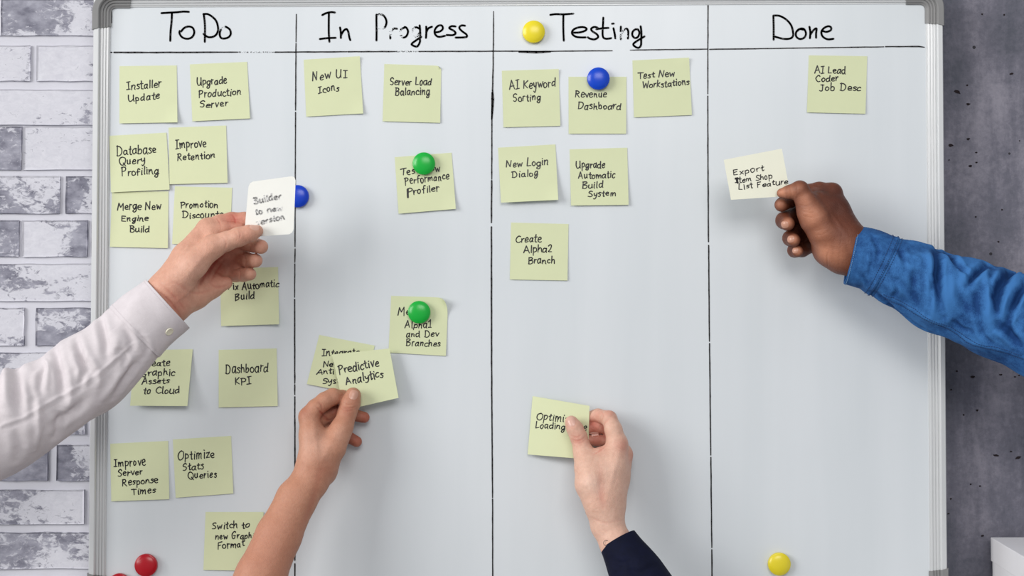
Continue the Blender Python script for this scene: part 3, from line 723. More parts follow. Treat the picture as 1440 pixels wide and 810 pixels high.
M_FAINT = simple('blurred_ink', (236, 236, 233), 0.7)  # pale ink stands in for blurred, overexposed writing
note('white sticky note with faint blurred writing, held by the hand with the white sleeve', [(350, 256), (416, 247), (412.5, 329), (343, 334)], (93, 92, 92, 93),
     [('Builder', 357.5, 287, 396, 279, 9), ('to new', 359, 302, 397, 295, 7), ('version', 361, 317, 401, 308, 8)], mat=M_PAPER3, lw=2.7, roundc=0.09, inkmat=M_FAINT)

# ------------------------------------------------------------------ magnets
def m_plastic(name, rgb):
    N = Nodes(name); N.b.inputs['Base Color'].default_value = lin(rgb)
    c = lin(rgb); nz = N.noise(50, 2, .5, N.coords())
    N.l(N.mix(nz.outputs[0], tuple(x * .97 for x in c[:3]) + (1,), c), N.b.inputs['Base Color'])
    N.b.inputs['Roughness'].default_value = 0.28; N.b.inputs['Specular IOR Level'].default_value = 0.5
    return N.m
def magnet(px, py, z, rgb, label, name, r=15.9):
    R = r * pxsize(z + 5)
    pr = [(0, 0), (R * .90, 0), (R * .97, .0006), (R * 1.0, .0020), (R * 1.0, .0052), (R * .985, .0062), (R * .955, .0068), (R * .93, .0068), (R * .905, .0071), (R * .8, .0081), (R * .6, .0092), (R * .3, .0100), (0, .0102)]
    n = 56; vs = []; fs = []
    for (a, h) in pr[1:-1]:
        for k in range(n):
            t = 2 * PI * k / n; vs.append((a * math.cos(t), -h, a * math.sin(t)))
    m = len(pr) - 2
    for i in range(m - 1):
        for k in range(n): fs.append((i * n + k, i * n + (k + 1) % n, (i + 1) * n + (k + 1) % n, (i + 1) * n + k))
    vs.append((0, 0, 0)); vs.append((0, -pr[-1][1], 0))
    for k in range(n):
        fs.append((len(vs) - 2, (k + 1) % n, k)); fs.append((len(vs) - 1, (m - 1) * n + k, (m - 1) * n + (k + 1) % n))
    p = at(px, py, z + 5); 
    o = mesh_obj('magnet', vs, fs, m_plastic(name, rgb), None, True)
    o.location = (p.x, -z / 1000, p.z)
    tag(o, label, 'magnet', 'round board magnets')
magnet(750.5, 44.6, 0.1, (232, 214, 40), 'round yellow magnet beside the Testing heading', 'yellow_plastic')
magnet(841.5, 110.5, 1.2, (0, 66, 196), 'round blue magnet on top of the Revenue Dashboard note', 'blue_plastic')
magnet(596, 230, 1.2, (14, 172, 58), 'round green magnet on the Performance Profiler note', 'green_plastic')
magnet(589.3, 439, 1.2, (14, 172, 58), 'round green magnet on the Alpha1 and Dev Branches note', 'green_plastic')
magnet(418.5, 276, 0.1, (0, 58, 190), 'round blue magnet peeking out behind the held white note', 'blue_plastic')
magnet(205.2, 795, 0.1, (176, 4, 26), 'larger visible round red magnet at the lower left of the board', 'red_plastic')
magnet(167.5, 822.5, 0.1, (176, 4, 26), 'round red magnet cut off by the bottom edge of the photo', 'red_plastic')
magnet(1096, 793.3, 0.1, (226, 208, 44), 'round yellow magnet low in the Done column', 'yellow_plastic')

# ------------------------------------------------------------------ implicit bodies
def smin(a, b, k):
    h = np.maximum(k - np.abs(a - b), 0) / k
    return np.minimum(a, b) - h * h * k * 0.25
class Body:
    def __init__(s, voxel): s.ch = []; s.vx = voxel
    def chain(s, pts, k=0.003, kroot=0.0, root=None, rroot=0.02, flat=1.0, kmin=0.0008):
        """pts: (px,py,z mm, r px)"""
        P = [(np.array(at(p[0], p[1], p[2])), p[3] * pxsize(p[2])) for p in pts]
        s.ch.append((P, k, kroot, (np.array(at(*root)) if root else P[0][0]), rroot, flat, kmin))
    def build(s):
        allp = np.array([p for c in s.ch for p, r in c[0]]); allr = max(r for c in s.ch for p, r in c[0])
        rr = np.array([r for c in s.ch for p, r in c[0]])[:, None]
        lo = (allp - rr).min(0) - 0.004; hi = (allp + rr).max(0) + 0.004
        vx = s.vx; dim = np.ceil((hi - lo) / vx).astype(int) + 1
        D = np.full(dim, 0.03, np.float32)
        ax = [(lo[d] + vx * np.arange(dim[d])).astype(np.float32) for d in range(3)]
        for (P, k, kroot, root, rroot, flat, kmin) in s.ch:
            mg = max(0.006, kroot)
            l = np.min([p - r for p, r in P], 0) - mg; h = np.max([p + r for p, r in P], 0) + mg
            i0 = np.clip(((l - lo) / vx).astype(int), 0, dim - 1); i1 = np.clip(((h - lo) / vx).astype(int) + 2, 1, dim)
            sl = tuple(slice(i0[d], i1[d]) for d in range(3))
            X, Y, Z = np.meshgrid(*[ax[d][sl[d]] for d in range(3)], indexing='ij', sparse=True)
            dc = None
            segs = list(zip(P[:-1], P[1:])) if len(P) > 1 else [(P[0], P[0])]
            for (a, ra), (b, rb) in segs:
                ab = b - a; w = np.array([1, 1 / flat, 1]); L2 = max(float(((ab * w) ** 2).sum()), 1e-12)
                px, py, pz = (X - a[0]), (Y - a[1]) / flat, (Z - a[2])
                t = np.clip((px * ab[0] + py * ab[1] / flat + pz * ab[2]) / L2, 0, 1)
                d = np.sqrt((px - t * ab[0]) ** 2 + (py - t * ab[1] / flat) ** 2 + (pz - t * ab[2]) ** 2) - (ra + (rb - ra) * t)
                dc = d if dc is None else smin(dc, d, k)
            if kroot:
                q = ((X - root[0]) ** 2 + (Y - root[1]) ** 2 + (Z - root[2]) ** 2) / rroot ** 2
                kk = kmin + (kroot - kmin) * np.exp(-q)
            else: kk = kmin
            D[sl] = smin(D[sl], dc.astype(np.float32), kk)
        # surface nets
        S = D < 0
        cnt = np.zeros(dim - 1, np.int8)
        for dx in (0, 1):
            for dy in (0, 1):
                for dz in (0, 1):
                    cnt += S[dx:dim[0] - 1 + dx, dy:dim[1] - 1 + dy, dz:dim[2] - 1 + dz]
        act = (cnt > 0) & (cnt < 8)
        I, J, K = np.nonzero(act); n = len(I)
        idx = np.full(dim - 1, -1, np.int32); idx[I, J, K] = np.arange(n)
        acc = np.zeros((n, 3)); num = np.zeros(n)
        cor = [(dx, dy, dz) for dx in (0, 1) for dy in (0, 1) for dz in (0, 1)]
        val = {c: D[I + c[0], J + c[1], K + c[2]] for c in cor}
        for a in cor:
            for d in range(3):
                if a[d] == 0:
                    b = list(a); b[d] = 1; b = tuple(b); va, vb = val[a], val[b]
                    m = (va < 0) != (vb < 0); t = np.where(m, va / np.where(m, va - vb, 1), 0)
                    for q in range(3): acc[:, q] += np.where(m, a[q] + (t if q == d else 0), 0)
                    num += m
        V = lo + vx * (np.stack([I, J, K], 1) + acc / num[:, None])
        Q = []
        for d in range(3):
            a0 = [slice(0, dim[q] - 1) if q == d else slice(1, dim[q] - 1) for q in range(3)]
            a1 = list(a0); a1[d] = slice(1, dim[d])
            A, Bb = S[tuple(a0)], S[tuple(a1)]
            e = np.nonzero(A != Bb); fl = A[e]
            c = [e[q] + (0 if q == d else 1) for q in range(3)]
            o1, o2 = [(1, 2), (2, 0), (0, 1)][d]
            def g(u, w):
                cc = list(c); cc[o1] = c[o1] - u; cc[o2] = c[o2] - w; return idx[cc[0], cc[1], cc[2]]
            q4 = np.stack([g(1, 1), g(0, 1), g(0, 0), g(1, 0)], 1)
            q4[~fl] = q4[~fl][:, ::-1]; Q.append(q4)
        Q = np.concatenate(Q)
        # light Laplacian smoothing
        E = np.concatenate([Q[:, [0, 1]], Q[:, [1, 2]], Q[:, [2, 3]], Q[:, [3, 0]]])
        deg = np.bincount(E[:, 0], minlength=n).astype(float)
        for _ in range(4):
            Ac = np.stack([np.bincount(E[:, 0], V[E[:, 1], q], n) for q in range(3)], 1) / np.maximum(deg, 1)[:, None]
            V = V * 0.45 + Ac * 0.55
        s.V, s.Q = V, Q
        return s
    def normals(s):
        V, Q = s.V, s.Q
        nf = np.cross(V[Q[:, 2]] - V[Q[:, 0]], V[Q[:, 3]] - V[Q[:, 1]])
        N = np.stack([sum(np.bincount(Q[:, c], nf[:, q], len(V)) for c in range(4)) for q in range(3)], 1)
        return N / np.maximum(np.linalg.norm(N, axis=1), 1e-12)[:, None]
    def bvh(s):
        s.tree = BVHTree.FromPolygons(s.V.tolist(), s.Q.tolist()); return s.tree
    def hit(s, px, py):
        r = s.tree.ray_cast(CAM, ray(px, py)); return r[0], r[1]
    def crease(s, lines):
        """lines: (pixel polyline, amp mm (neg = groove), width mm)"""
        N = s.normals(); disp = np.zeros(len(s.V)); newV = s.V.copy()
        for pts, amp, w in lines:
            pts = catmull([tuple(p) for p in pts], 5); H = [s.hit(p[0], p[1])[0] for p in pts]
            H = [np.array(h) for h in H if h is not None]
            if len(H) < 2: continue
            w_ = w / 1000; dm = np.full(len(s.V), 1.0)
            c = np.array(H); near = np.nonzero(((s.V > c.min(0) - 3 * w_) & (s.V < c.max(0) + 3 * w_)).all(1))[0]
            Pn = s.V[near]; dd = np.full(len(near), 1.0); 
            m = len(H) - 1
            for i in range(m):
                a, b = H[i], H[i + 1]; ab = b - a; L2 = float(ab @ ab)
                if L2 < 1e-12 or L2 > 0.0004: continue
                t = np.clip((Pn - a) @ ab / L2, 0, 1); d = np.linalg.norm(Pn - a - t[:, None] * ab, axis=1)
                fade = np.sin(PI * np.clip((i + t) / m, 0.04, 0.96)) ** 0.6
                d2 = np.exp(-(d / w_) ** 2) * fade
                dd = np.minimum(dd, 1 - d2)
            disp[near] += (1 - dd) * amp / 1000
        s.V = s.V + N * disp[:, None]; s.cav = disp
    def make(s, mat, parent, tints, name='arm', pale=()):
        me = bpy.data.meshes.new(name); off = np.array(parent.location)
        me.from_pydata((s.V - off).tolist(), [], s.Q.tolist()); me.materials.append(mat)
        me.polygons.foreach_set('use_smooth', [True] * len(me.polygons))
        col = np.zeros((len(s.V), 4), np.float32); col[:, 3] = 1
        for (ch, arr) in ((0, tints), (1, pale)):
            for (x, y, z, rad, amt) in arr:
                c = np.array(at(x, y, z)); d = ((s.V - c) ** 2).sum(1) / (rad * pxsize(z)) ** 2
                col[:, ch] = np.maximum(col[:, ch], amt * np.exp(-d))
        if hasattr(s, 'cav'): col[:, 0] = np.clip(col[:, 0] + np.clip(-s.cav * 1000, 0, 1) * 0.5, 0, 1)  # grooves tinted darker too, crease shade put into the skin colour
        a = me.attributes.new('tint', 'FLOAT_COLOR', 'POINT'); a.data.foreach_set('color', col.ravel())
        o = bpy.data.objects.new(name, me); COL.objects.link(o); o.parent = parent
        s.obj = o; return o
    def nail(s, px, py, dx, dy, L, W, mat, nrm=None, z=None):
        """nail plate centred on pixel (px,py), pointing along pixel direction (dx,dy[,dz mm per px]); L, W in px.
        nrm: (x right, toward camera, up) direction the nail faces"""
        h, n = s.hit(px, py)
        if h is None: return
        if nrm is not None:
            n = Vector((nrm[0], -nrm[1], nrm[2])).normalized()
        dz = 0 if z is None else z
        t = Vector((dx, -dz, -dy)); t = (t - n * t.dot(n)).normalized(); b = t.cross(n)
        u = pxsize(40); L *= u; W *= u; nu, nv = 12, 12; vs = []; ok = True
        for j in range(nv + 1):
            for i in range(nu + 1):
                a = (i / nu * 2 - 1); c = (j / nv * 2 - 1)
                m = max(abs(a), abs(c)); r = (abs(a) ** 2.7 + abs(c) ** 2.7) ** (1 / 2.7); k = m / r if r > 1e-6 else 1
                a2, c2 = a * k, c * k
                p = h + b * (a2 * W / 2) + t * (c2 * L / 2)
                q = s.tree.ray_cast(p + n * 0.007, -n, 0.02)
                hp = q[0] if q[0] is not None else p - n * (0.35 * W * a2 * a2)
                vs.append(hp + n * (0.0006 - 0.0005 * max(abs(a), abs(c)) ** 4))
        P = np.array([tuple(v) for v in vs]).reshape(nv + 1, nu + 1, 3)
        for _ in range(2):
            P[1:-1, 1:-1] = (P[:-2, 1:-1] + P[2:, 1:-1] + P[1:-1, :-2] + P[1:-1, 2:] + 4 * P[1:-1, 1:-1]) / 8
        P = P.reshape(-1, 3); fs = []
        for j in range(nv):
            for i in range(nu):
                fs.append((j * (nu + 1) + i, j * (nu + 1) + i + 1, (j + 1) * (nu + 1) + i + 1, (j + 1) * (nu + 1) + i))
        par = s.obj.parent
        o = mesh_obj('fingernail', (P - np.array(par.location)).tolist(), fs, mat, s.obj, True)
        return o

# ------------------------------------------------------------------ sleeves
class Sleeve:
    def __init__(s, pts, flat, folds, wob=0.0, seed=1, gain=1.0):
        """pts (px,py,z,r px) from the cuff edge up the arm"""
        P = [tuple(at(p[0], p[1], p[2])) + (p[3] * pxsize(p[2]),) for p in pts]
        C = np.array(catmull(P, 24)); seg = np.linalg.norm(np.diff(C[:, :3], axis=0), axis=1)
        s.S = np.concatenate([[0], np.cumsum(seg)]); s.C = C; s.flat = flat; s.L = s.S[-1]
        s.wob = wob; s.seed = seed; s.folds = []
        T = np.gradient(C[:, :3], s.S, axis=0); T /= np.linalg.norm(T, axis=1)[:, None]; s.T = T
        # chart lookup table for pixels on the camera side
        ss = np.linspace(0, s.L, 260); tt = np.linspace(-PI / 2, PI / 2, 121)
        SS, TT = np.meshgrid(ss, tt, indexing='ij'); s.tabS, s.tabT = SS.ravel(), TT.ravel()
        s.tabP = proj(s.pt(s.tabS, s.tabT, 0, False))
        for f in folds:
            pts_, amp, w = f[0], f[1], f[2]
            ch = [s.chart(*p) for p in catmull([tuple(map(float, p)) for p in pts_], 4)]
            s.folds.append((ch, amp / 1000 * (1.0 if len(f) > 3 else gain), w * 0.0009, f[3] if len(f) > 3 else 0))
    def interp(s, q):
        c = [np.interp(q, s.S, s.C[:, k]) for k in range(4)]
        t = np.stack([np.interp(q, s.S, s.T[:, k]) for k in range(3)], -1)
        return np.stack(c[:3], -1), c[3], t / np.linalg.norm(t, axis=-1)[..., None]
    def disp(s, q, th):
        r = np.interp(q, s.S, s.C[:, 3]); y = th * r; d = np.zeros_like(q)
        for ch, amp, w, mode in s.folds:
            best = np.full(q.shape, 1e9); pos = np.zeros(q.shape); m = len(ch) - 1
            for i in range(m):
                r0 = np.interp(ch[i][0], s.S, s.C[:, 3])
                a = np.array([ch[i][0], ch[i][1] * r0]); b = np.array([ch[i + 1][0], ch[i + 1][1] * r0]); ab = b - a; L2 = ab @ ab + 1e-12
                t = np.clip(((q - a[0]) * ab[0] + (y - a[1]) * ab[1]) / L2, 0, 1)
                dd = np.hypot(q - a[0] - t * ab[0], y - a[1] - t * ab[1])
                pos = np.where(dd < best, (i + t) / m, pos); best = np.minimum(best, dd)
            fade = 1.0 if mode == 1 else np.sin(PI * np.clip(pos, .06, .94)) ** .7
            g = np.exp(-(best / w) ** 2)
            if mode == 0 and amp < 0: g = g - 0.45 * np.exp(-((best - 2.0 * w) / (1.1 * w)) ** 2)   # rolled lips beside a valley
            d += amp * g * fade
        if s.wob:
            rs = np.random.RandomState(s.seed)
            for _ in range(14):
                fs_, ft, ph, ph2 = rs.uniform(25, 110), rs.randint(1, 5), rs.uniform(0, 6.3), rs.uniform(0, 6.3)
                d += s.wob / 1000 * rs.uniform(.2, .5) * np.sin(q * fs_ + ft * th + ph) * np.cos(th * ft * .7 + ph2)
        return d * np.clip((q - 0.004) / 0.03, 0.12, 1)
    def pt(s, q, th, off=0.0, fold=True):
        q = np.asarray(q, float); th = np.asarray(th, float)
        c, r, T = s.interp(q)
        nrm = np.zeros_like(T); nrm[..., 1] = -1
        nrm = nrm - T * (T * nrm).sum(-1)[..., None]; nrm /= np.linalg.norm(nrm, axis=-1)[..., None]
        bi = np.cross(T, nrm)
        d = r + off + (s.disp(q, th) if fold else 0)
        return c + nrm * (d * np.cos(th) * s.flat)[..., None] + bi * (d * np.sin(th))[..., None]
    def chart(s, px, py):
        i = np.argmin((s.tabP[:, 0] - px) ** 2 + (s.tabP[:, 1] - py) ** 2); return (s.tabS[i], s.tabT[i])
    def tube(s, name, s0, s1, off, mat, parent, lip=0.0, thick=0.0016, ns=260, nt=220, root=None, close=False, fold=True, lift=0.0):
        th = np.linspace(-PI, PI, nt, endpoint=False); rows = []
        q = np.linspace(s0, s1, ns)
        for a in q:
            o = off + lift * math.exp(-((a - s0) / 0.004) ** 2)
            rows.append(s.pt(np.full(nt, a), th, o, fold))
        if lip:
            inner = [s.pt(np.full(nt, s0 - 0.0006), th, off - thick * .35, fold), s.pt(np.full(nt, s0 - 0.0004), th, off - thick * .8, fold)]
            inner += [s.pt(np.full(nt, s0 + lip * k / 6), th, off - thick, fold) for k in range(0, 7)]
            rows = inner[::-1] + rows
        V = np.concatenate(rows); n = len(rows); i = np.arange(n - 1)[:, None] * nt; j = np.arange(nt)[None]; j2 = (j + 1) % nt
        Fq = np.stack([i + j, i + j2, i + nt + j2, i + nt + j], -1).reshape(-1, 4)
        fl_ = Fq.tolist()
        fv = np.concatenate([np.zeros(nt * (len(rows) - ns))] + [s.disp(np.full(nt, a), th) for a in q]) if fold else np.zeros(len(V))
        if close: fl_.append(list(range((n - 1) * nt, n * nt)))
        o = mesh_obj(name, V - np.array((root or parent).location), fl_, mat, parent, True)
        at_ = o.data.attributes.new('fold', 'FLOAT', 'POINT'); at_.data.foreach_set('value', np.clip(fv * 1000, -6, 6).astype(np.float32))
        return o
    def stitches(s, pxl, off, mat, parent, step=0.0032, ln=0.0021, rad=0.00035, name='stitching', chart=None, lab=None):
        ch = chart or [s.chart(*p) for p in catmull([tuple(map(float, p)) for p in pxl], 6)]
        q = np.array([c[0] for c in ch]); t = np.array([c[1] for c in ch]); P = s.pt(q, t, off)
        L = np.concatenate([[0], np.cumsum(np.linalg.norm(np.diff(P, axis=0), axis=1))]); vs, fs = [], []
        a = 0.0
        while a + ln < L[-1]:
            e2 = [a, a + ln * .5, a + ln]; qq = np.interp(e2, L, q); tt = np.interp(e2, L, t)
            c = s.pt(qq, tt, off); c[1] = s.pt(qq[1:2], tt[1:2], off + rad)[0]
            d = c[2] - c[0]; d /= np.linalg.norm(d) + 1e-9; n_ = np.cross(d, [0, 1, 0]); n_ /= np.linalg.norm(n_) + 1e-9; m_ = np.cross(n_, d)
            b = len(vs)
            for k in range(3):
                for h in range(4):
                    w = h * PI / 2; vs.append(tuple(c[k] + rad * (1.0 if k == 1 else .5) * (n_ * math.cos(w) + m_ * math.sin(w)) - np.array(parent.location)))
            for k in range(2):
                for h in range(4): fs.append((b + k * 4 + h, b + k * 4 + (h + 1) % 4, b + k * 4 + 4 + (h + 1) % 4, b + k * 4 + 4 + h))
            fs.append((b, b + 1, b + 2, b + 3)); fs.append((b + 11, b + 10, b + 9, b + 8))
            a += step
        return vs, fs

exec_people = True
# ================================================================== person with white sleeve (upper left)
def person(px, py, z, label):
    e = empty('person', at(px, py, z)); tag(e, label, 'person', None); return e
def build_white():
    p = person(-100, 640, 180, 'person in a white shirt reaching in from the left, holding up a white note')
    b = Body(0.00095)
    # palm block
    b.chain([(291, 321, 80, 13.5), (262, 362, 92, 20), (238, 404, 100, 26)], .006)
    b.chain([(300, 340, 52, 13), (268, 380, 72, 20), (236, 416, 95, 28)], .006, .010, rroot=.2)
    b.chain([(301, 362, 42, 12), (272, 395, 64, 20), (238, 424, 92, 28)], .006, .010, rroot=.2)
    b.chain([(303, 384, 42, 13), (286, 400, 58, 18), (262, 416, 78, 23), (238, 430, 92, 27)], .006, .010, rroot=.2)
    b.chain([(318, 398, 58, 9), (300, 404, 62, 13), (280, 414, 74, 17)], .006, .012, rroot=.2)
    # forearm
    b.chain([(236, 419, 97, 31), (200, 452, 104, 33), (160, 492, 110, 33)], .006, .014, rroot=.3, flat=.82)
    # thumb
    b.chain([(248, 400, 108, 18), (272, 372, 108, 19), (299, 347, 104, 15)], .006, .012, rroot=.3)
    b.chain([(299, 347, 104, 15.5), (318, 339.5, 103, 13.4), (336, 333, 103, 13.2), (351, 328.5, 102, 11.8), (361.5, 325, 101, 8.8)], .004, .010, rroot=.03)
    b.chain([(318, 349, 38, 11), (344, 352, 44, 8.5)], .004, .008, rroot=.2)
    b.chain([(318, 371, 32, 11), (341, 375, 40, 8.5)], .004, .008, rroot=.2)
    b.chain([(298, 326, 88, 11), (316, 321, 84, 9), (338, 319, 82, 7.5)], .004, .008, rroot=.2)
    # index, middle, ring, little
    b.chain([(291, 321, 80, 12.5), (309, 313, 76, 11), (326, 309.5, 73, 11), (344, 308, 77, 9.6), (357, 313, 82, 8.2)], .003, .010, rroot=.018)
    b.chain([(300, 340, 50, 12.5), (322, 338, 42, 11.5), (339, 340, 44, 11.6), (356, 344, 63, 10.6), (367, 347, 82, 10.2)], .003, .008, rroot=.018)
    b.chain([(301, 362, 40, 12.5), (322, 361, 34, 11.4), (337, 363, 36, 11.4), (350, 366.5, 55, 10.2), (359.5, 366.5, 73, 9.8)], .003, .008, rroot=.018)
    b.chain([(303, 384, 42, 12), (318, 383, 34, 10.6), (331, 386, 36, 10.4), (342, 386.5, 49, 9.4), (351.5, 385.5, 64, 9.0)], .003, .008, rroot=.018)
    b.build(); b.bvh()
    b.crease([([(322, 352), (312, 360), (300, 373), (288, 388), (279, 404)], -1.6, 2.2),       # thenar crease
              ([(309, 362), (300, 374), (292, 392)], -.7, 1.4), ([(316, 366), (306, 380), (296, 396)], -.7, 1.4),
              ([(335, 323), (338, 330), (336, 338)], -.45, .9), ([(331, 325), (334, 333), (332, 341)], -.35, .9), ([(312, 331), (318, 342), (316, 350)], -.5, 1.4),
              ([(304, 306), (309, 313), (311, 321)], -.5, 1.0), ([(326, 301), (330, 308), (331, 315)], -.5, 1.0),
              ([(215, 402), (240, 425), (254, 446)], -.6, 1.6), ([(222, 396), (246, 418), (262, 438)], -.5, 1.6),
              ([(270, 340), (255, 360), (238, 385)], .8, 3.0), ([(278, 398), (262, 412), (246, 426)], .9, 3.5), ([(300, 350), (282, 365), (262, 390)], .9, 4),
              ([(352, 314), (352, 318), (354, 322)], -.4, .9), ([(351, 337), (353, 345), (352, 353)], -.6, 1.0), ([(344, 358), (346, 366), (345, 374)], -.6, 1.0), ([(336, 378), (338, 386), (337, 393)], -.6, 1.0), ([(296, 398), (306, 404), (322, 400)], -.6, 1.6), ([(262, 410), (280, 412), (300, 406)], -.5, 2.0), ([(240, 395), (258, 404), (270, 418)], -.5, 2.2)])
    b.make(SK1, p, [(366, 347, 80, 11, .5), (360, 367, 70, 10, .5), (352, 386, 60, 9, .5), (330, 312, 80, 18, .75), (316, 370, 60, 24, .7), (320, 340, 60, 20, .8), (300, 385, 70, 22, .35), (250, 425, 120, 22, .35), (345, 332, 110, 9, .25)],  # flushed fingertips; shade of the palm hollow put into the tint
           pale=[(262, 380, 128, 26, .25), (316, 336, 115, 12, .2)])
    nm = m_nail('rosy_nail', (208, 164, 146))
    b.nail(357.5, 319, 1, -.25, 12, 10, nm, (-.15, .72, .72), 0)
    sl = Sleeve([(236, 427, 98, 44), (214, 446, 102, 45.5), (190, 468, 106, 47), (158, 498, 112, 53), (128, 522, 118, 57), (92, 548, 126, 57.5), (56, 569, 138, 59), (20, 590, 150, 63), (-30, 618, 166, 68), (-110, 655, 195, 74), (-210, 695, 235, 78)], .80,
                [([(75, 486), (84, 520), (88, 560)], -4, 6), ([(107, 476), (116, 505), (128, 528)], -4.5, 5), ([(141, 446), (146, 470), (150, 502)], -4, 5),
                 ([(160, 462), (166, 480), (160, 500)], 3, 6), ([(176, 460), (184, 480), (182, 496)], -2.5, 4), ([(22, 512), (24, 550), (30, 590)], -5, 7), ([(54, 556), (54, 600), (50, 632)], 3, 5),
                 ([(40, 530), (46, 560), (44, 590)], -2.5, 5), ([(98, 520), (100, 545), (96, 580)], 2.2, 6), ([(122, 560), (100, 580), (72, 600)], -2.5, 6), ([(180, 506), (158, 540), (140, 566)], 2.5, 6), ([(196, 506), (174, 536), (160, 560)], -2.5, 5),
                 ([(130, 500), (140, 525), (136, 548)], 2, 5), ([(196, 470), (206, 486), (204, 500)], -1.8, 4), ([(112, 500), (118, 520), (112, 545)], -2.4, 3.5), ([(160, 488), (176, 500), (172, 520)], -1.8, 3.5), ([(20, 600), (28, 625), (24, 645)], -2.5, 6), ([(80, 575), (84, 595), (78, 615)], -2.5, 5), ([(64, 515), (56, 540), (58, 562)], -2.5, 4), ([(62, 500), (68, 520), (66, 545)], 2.5, 5), ([(6, 508), (14, 530), (4, 580)], 5, 9),
                 ([(2, 598), (30, 588), (54, 574), (90, 554), (118, 538), (150, 514), (186, 484)], 1.5, 2.2, 1), ([(4, 604), (34, 593), (58, 580), (94, 560), (122, 544), (154, 520), (188, 490)], -0.5, 2.0, 1)], 2.2, 3, 1.35)
    t = sl.tube('shirt_sleeve', 0.050, sl.L, 0.0, M_SHIRT, p, lift=0.001, close=True)
    c = sl.tube('cuff', 0.0, 0.053, 0.0016, M_SHIRT, t, lip=0.05, root=p, ns=70, thick=.002, fold=True)
    for off_s in (0.0035, 0.049):
        v2, f2 = sl.stitches(None, 0.0019, None, p, .0026, .0017, .00018, chart=[(off_s, a) for a in np.linspace(-PI, PI, 90)])
        mesh_obj('stitching', v2, f2, M_SHIRT, t)
    # cuff button near the lower edge
    q, th = sl.chart(237, 466); 
    c0 = sl.pt(np.array([q]), np.array([th]), 0.0012)[0]; c1 = sl.pt(np.array([q]), np.array([th]), 0.006)[0]; nn = Vector(c1 - c0).normalized()
    button(c0, nn, .0052, t, p)
def button(c, n, R, parent, root):
    n = Vector(n); a = n.orthogonal().normalized(); b = n.cross(a); c = Vector(c) - Vector(root.location); vs = []; fs = []; m = 28
    pr = [(.95, 0), (1, .0006), (1, .0014), (.86, .0020), (.72, .0015), (.3, .0014)]
    for r, h in pr:
        for k in range(m):
            t = 2 * PI * k / m; vs.append(tuple(c + n * h + (a * math.cos(t) + b * math.sin(t)) * R * r))
    for i in range(len(pr) - 1):
        for k in range(m): fs.append((i * m + k, i * m + (k + 1) % m, (i + 1) * m + (k + 1) % m, (i + 1) * m + k))
    fs.append(tuple(range((len(pr) - 1) * m, len(pr) * m)))
    mesh_obj('button', vs, fs, M_BUTTON, parent, True)

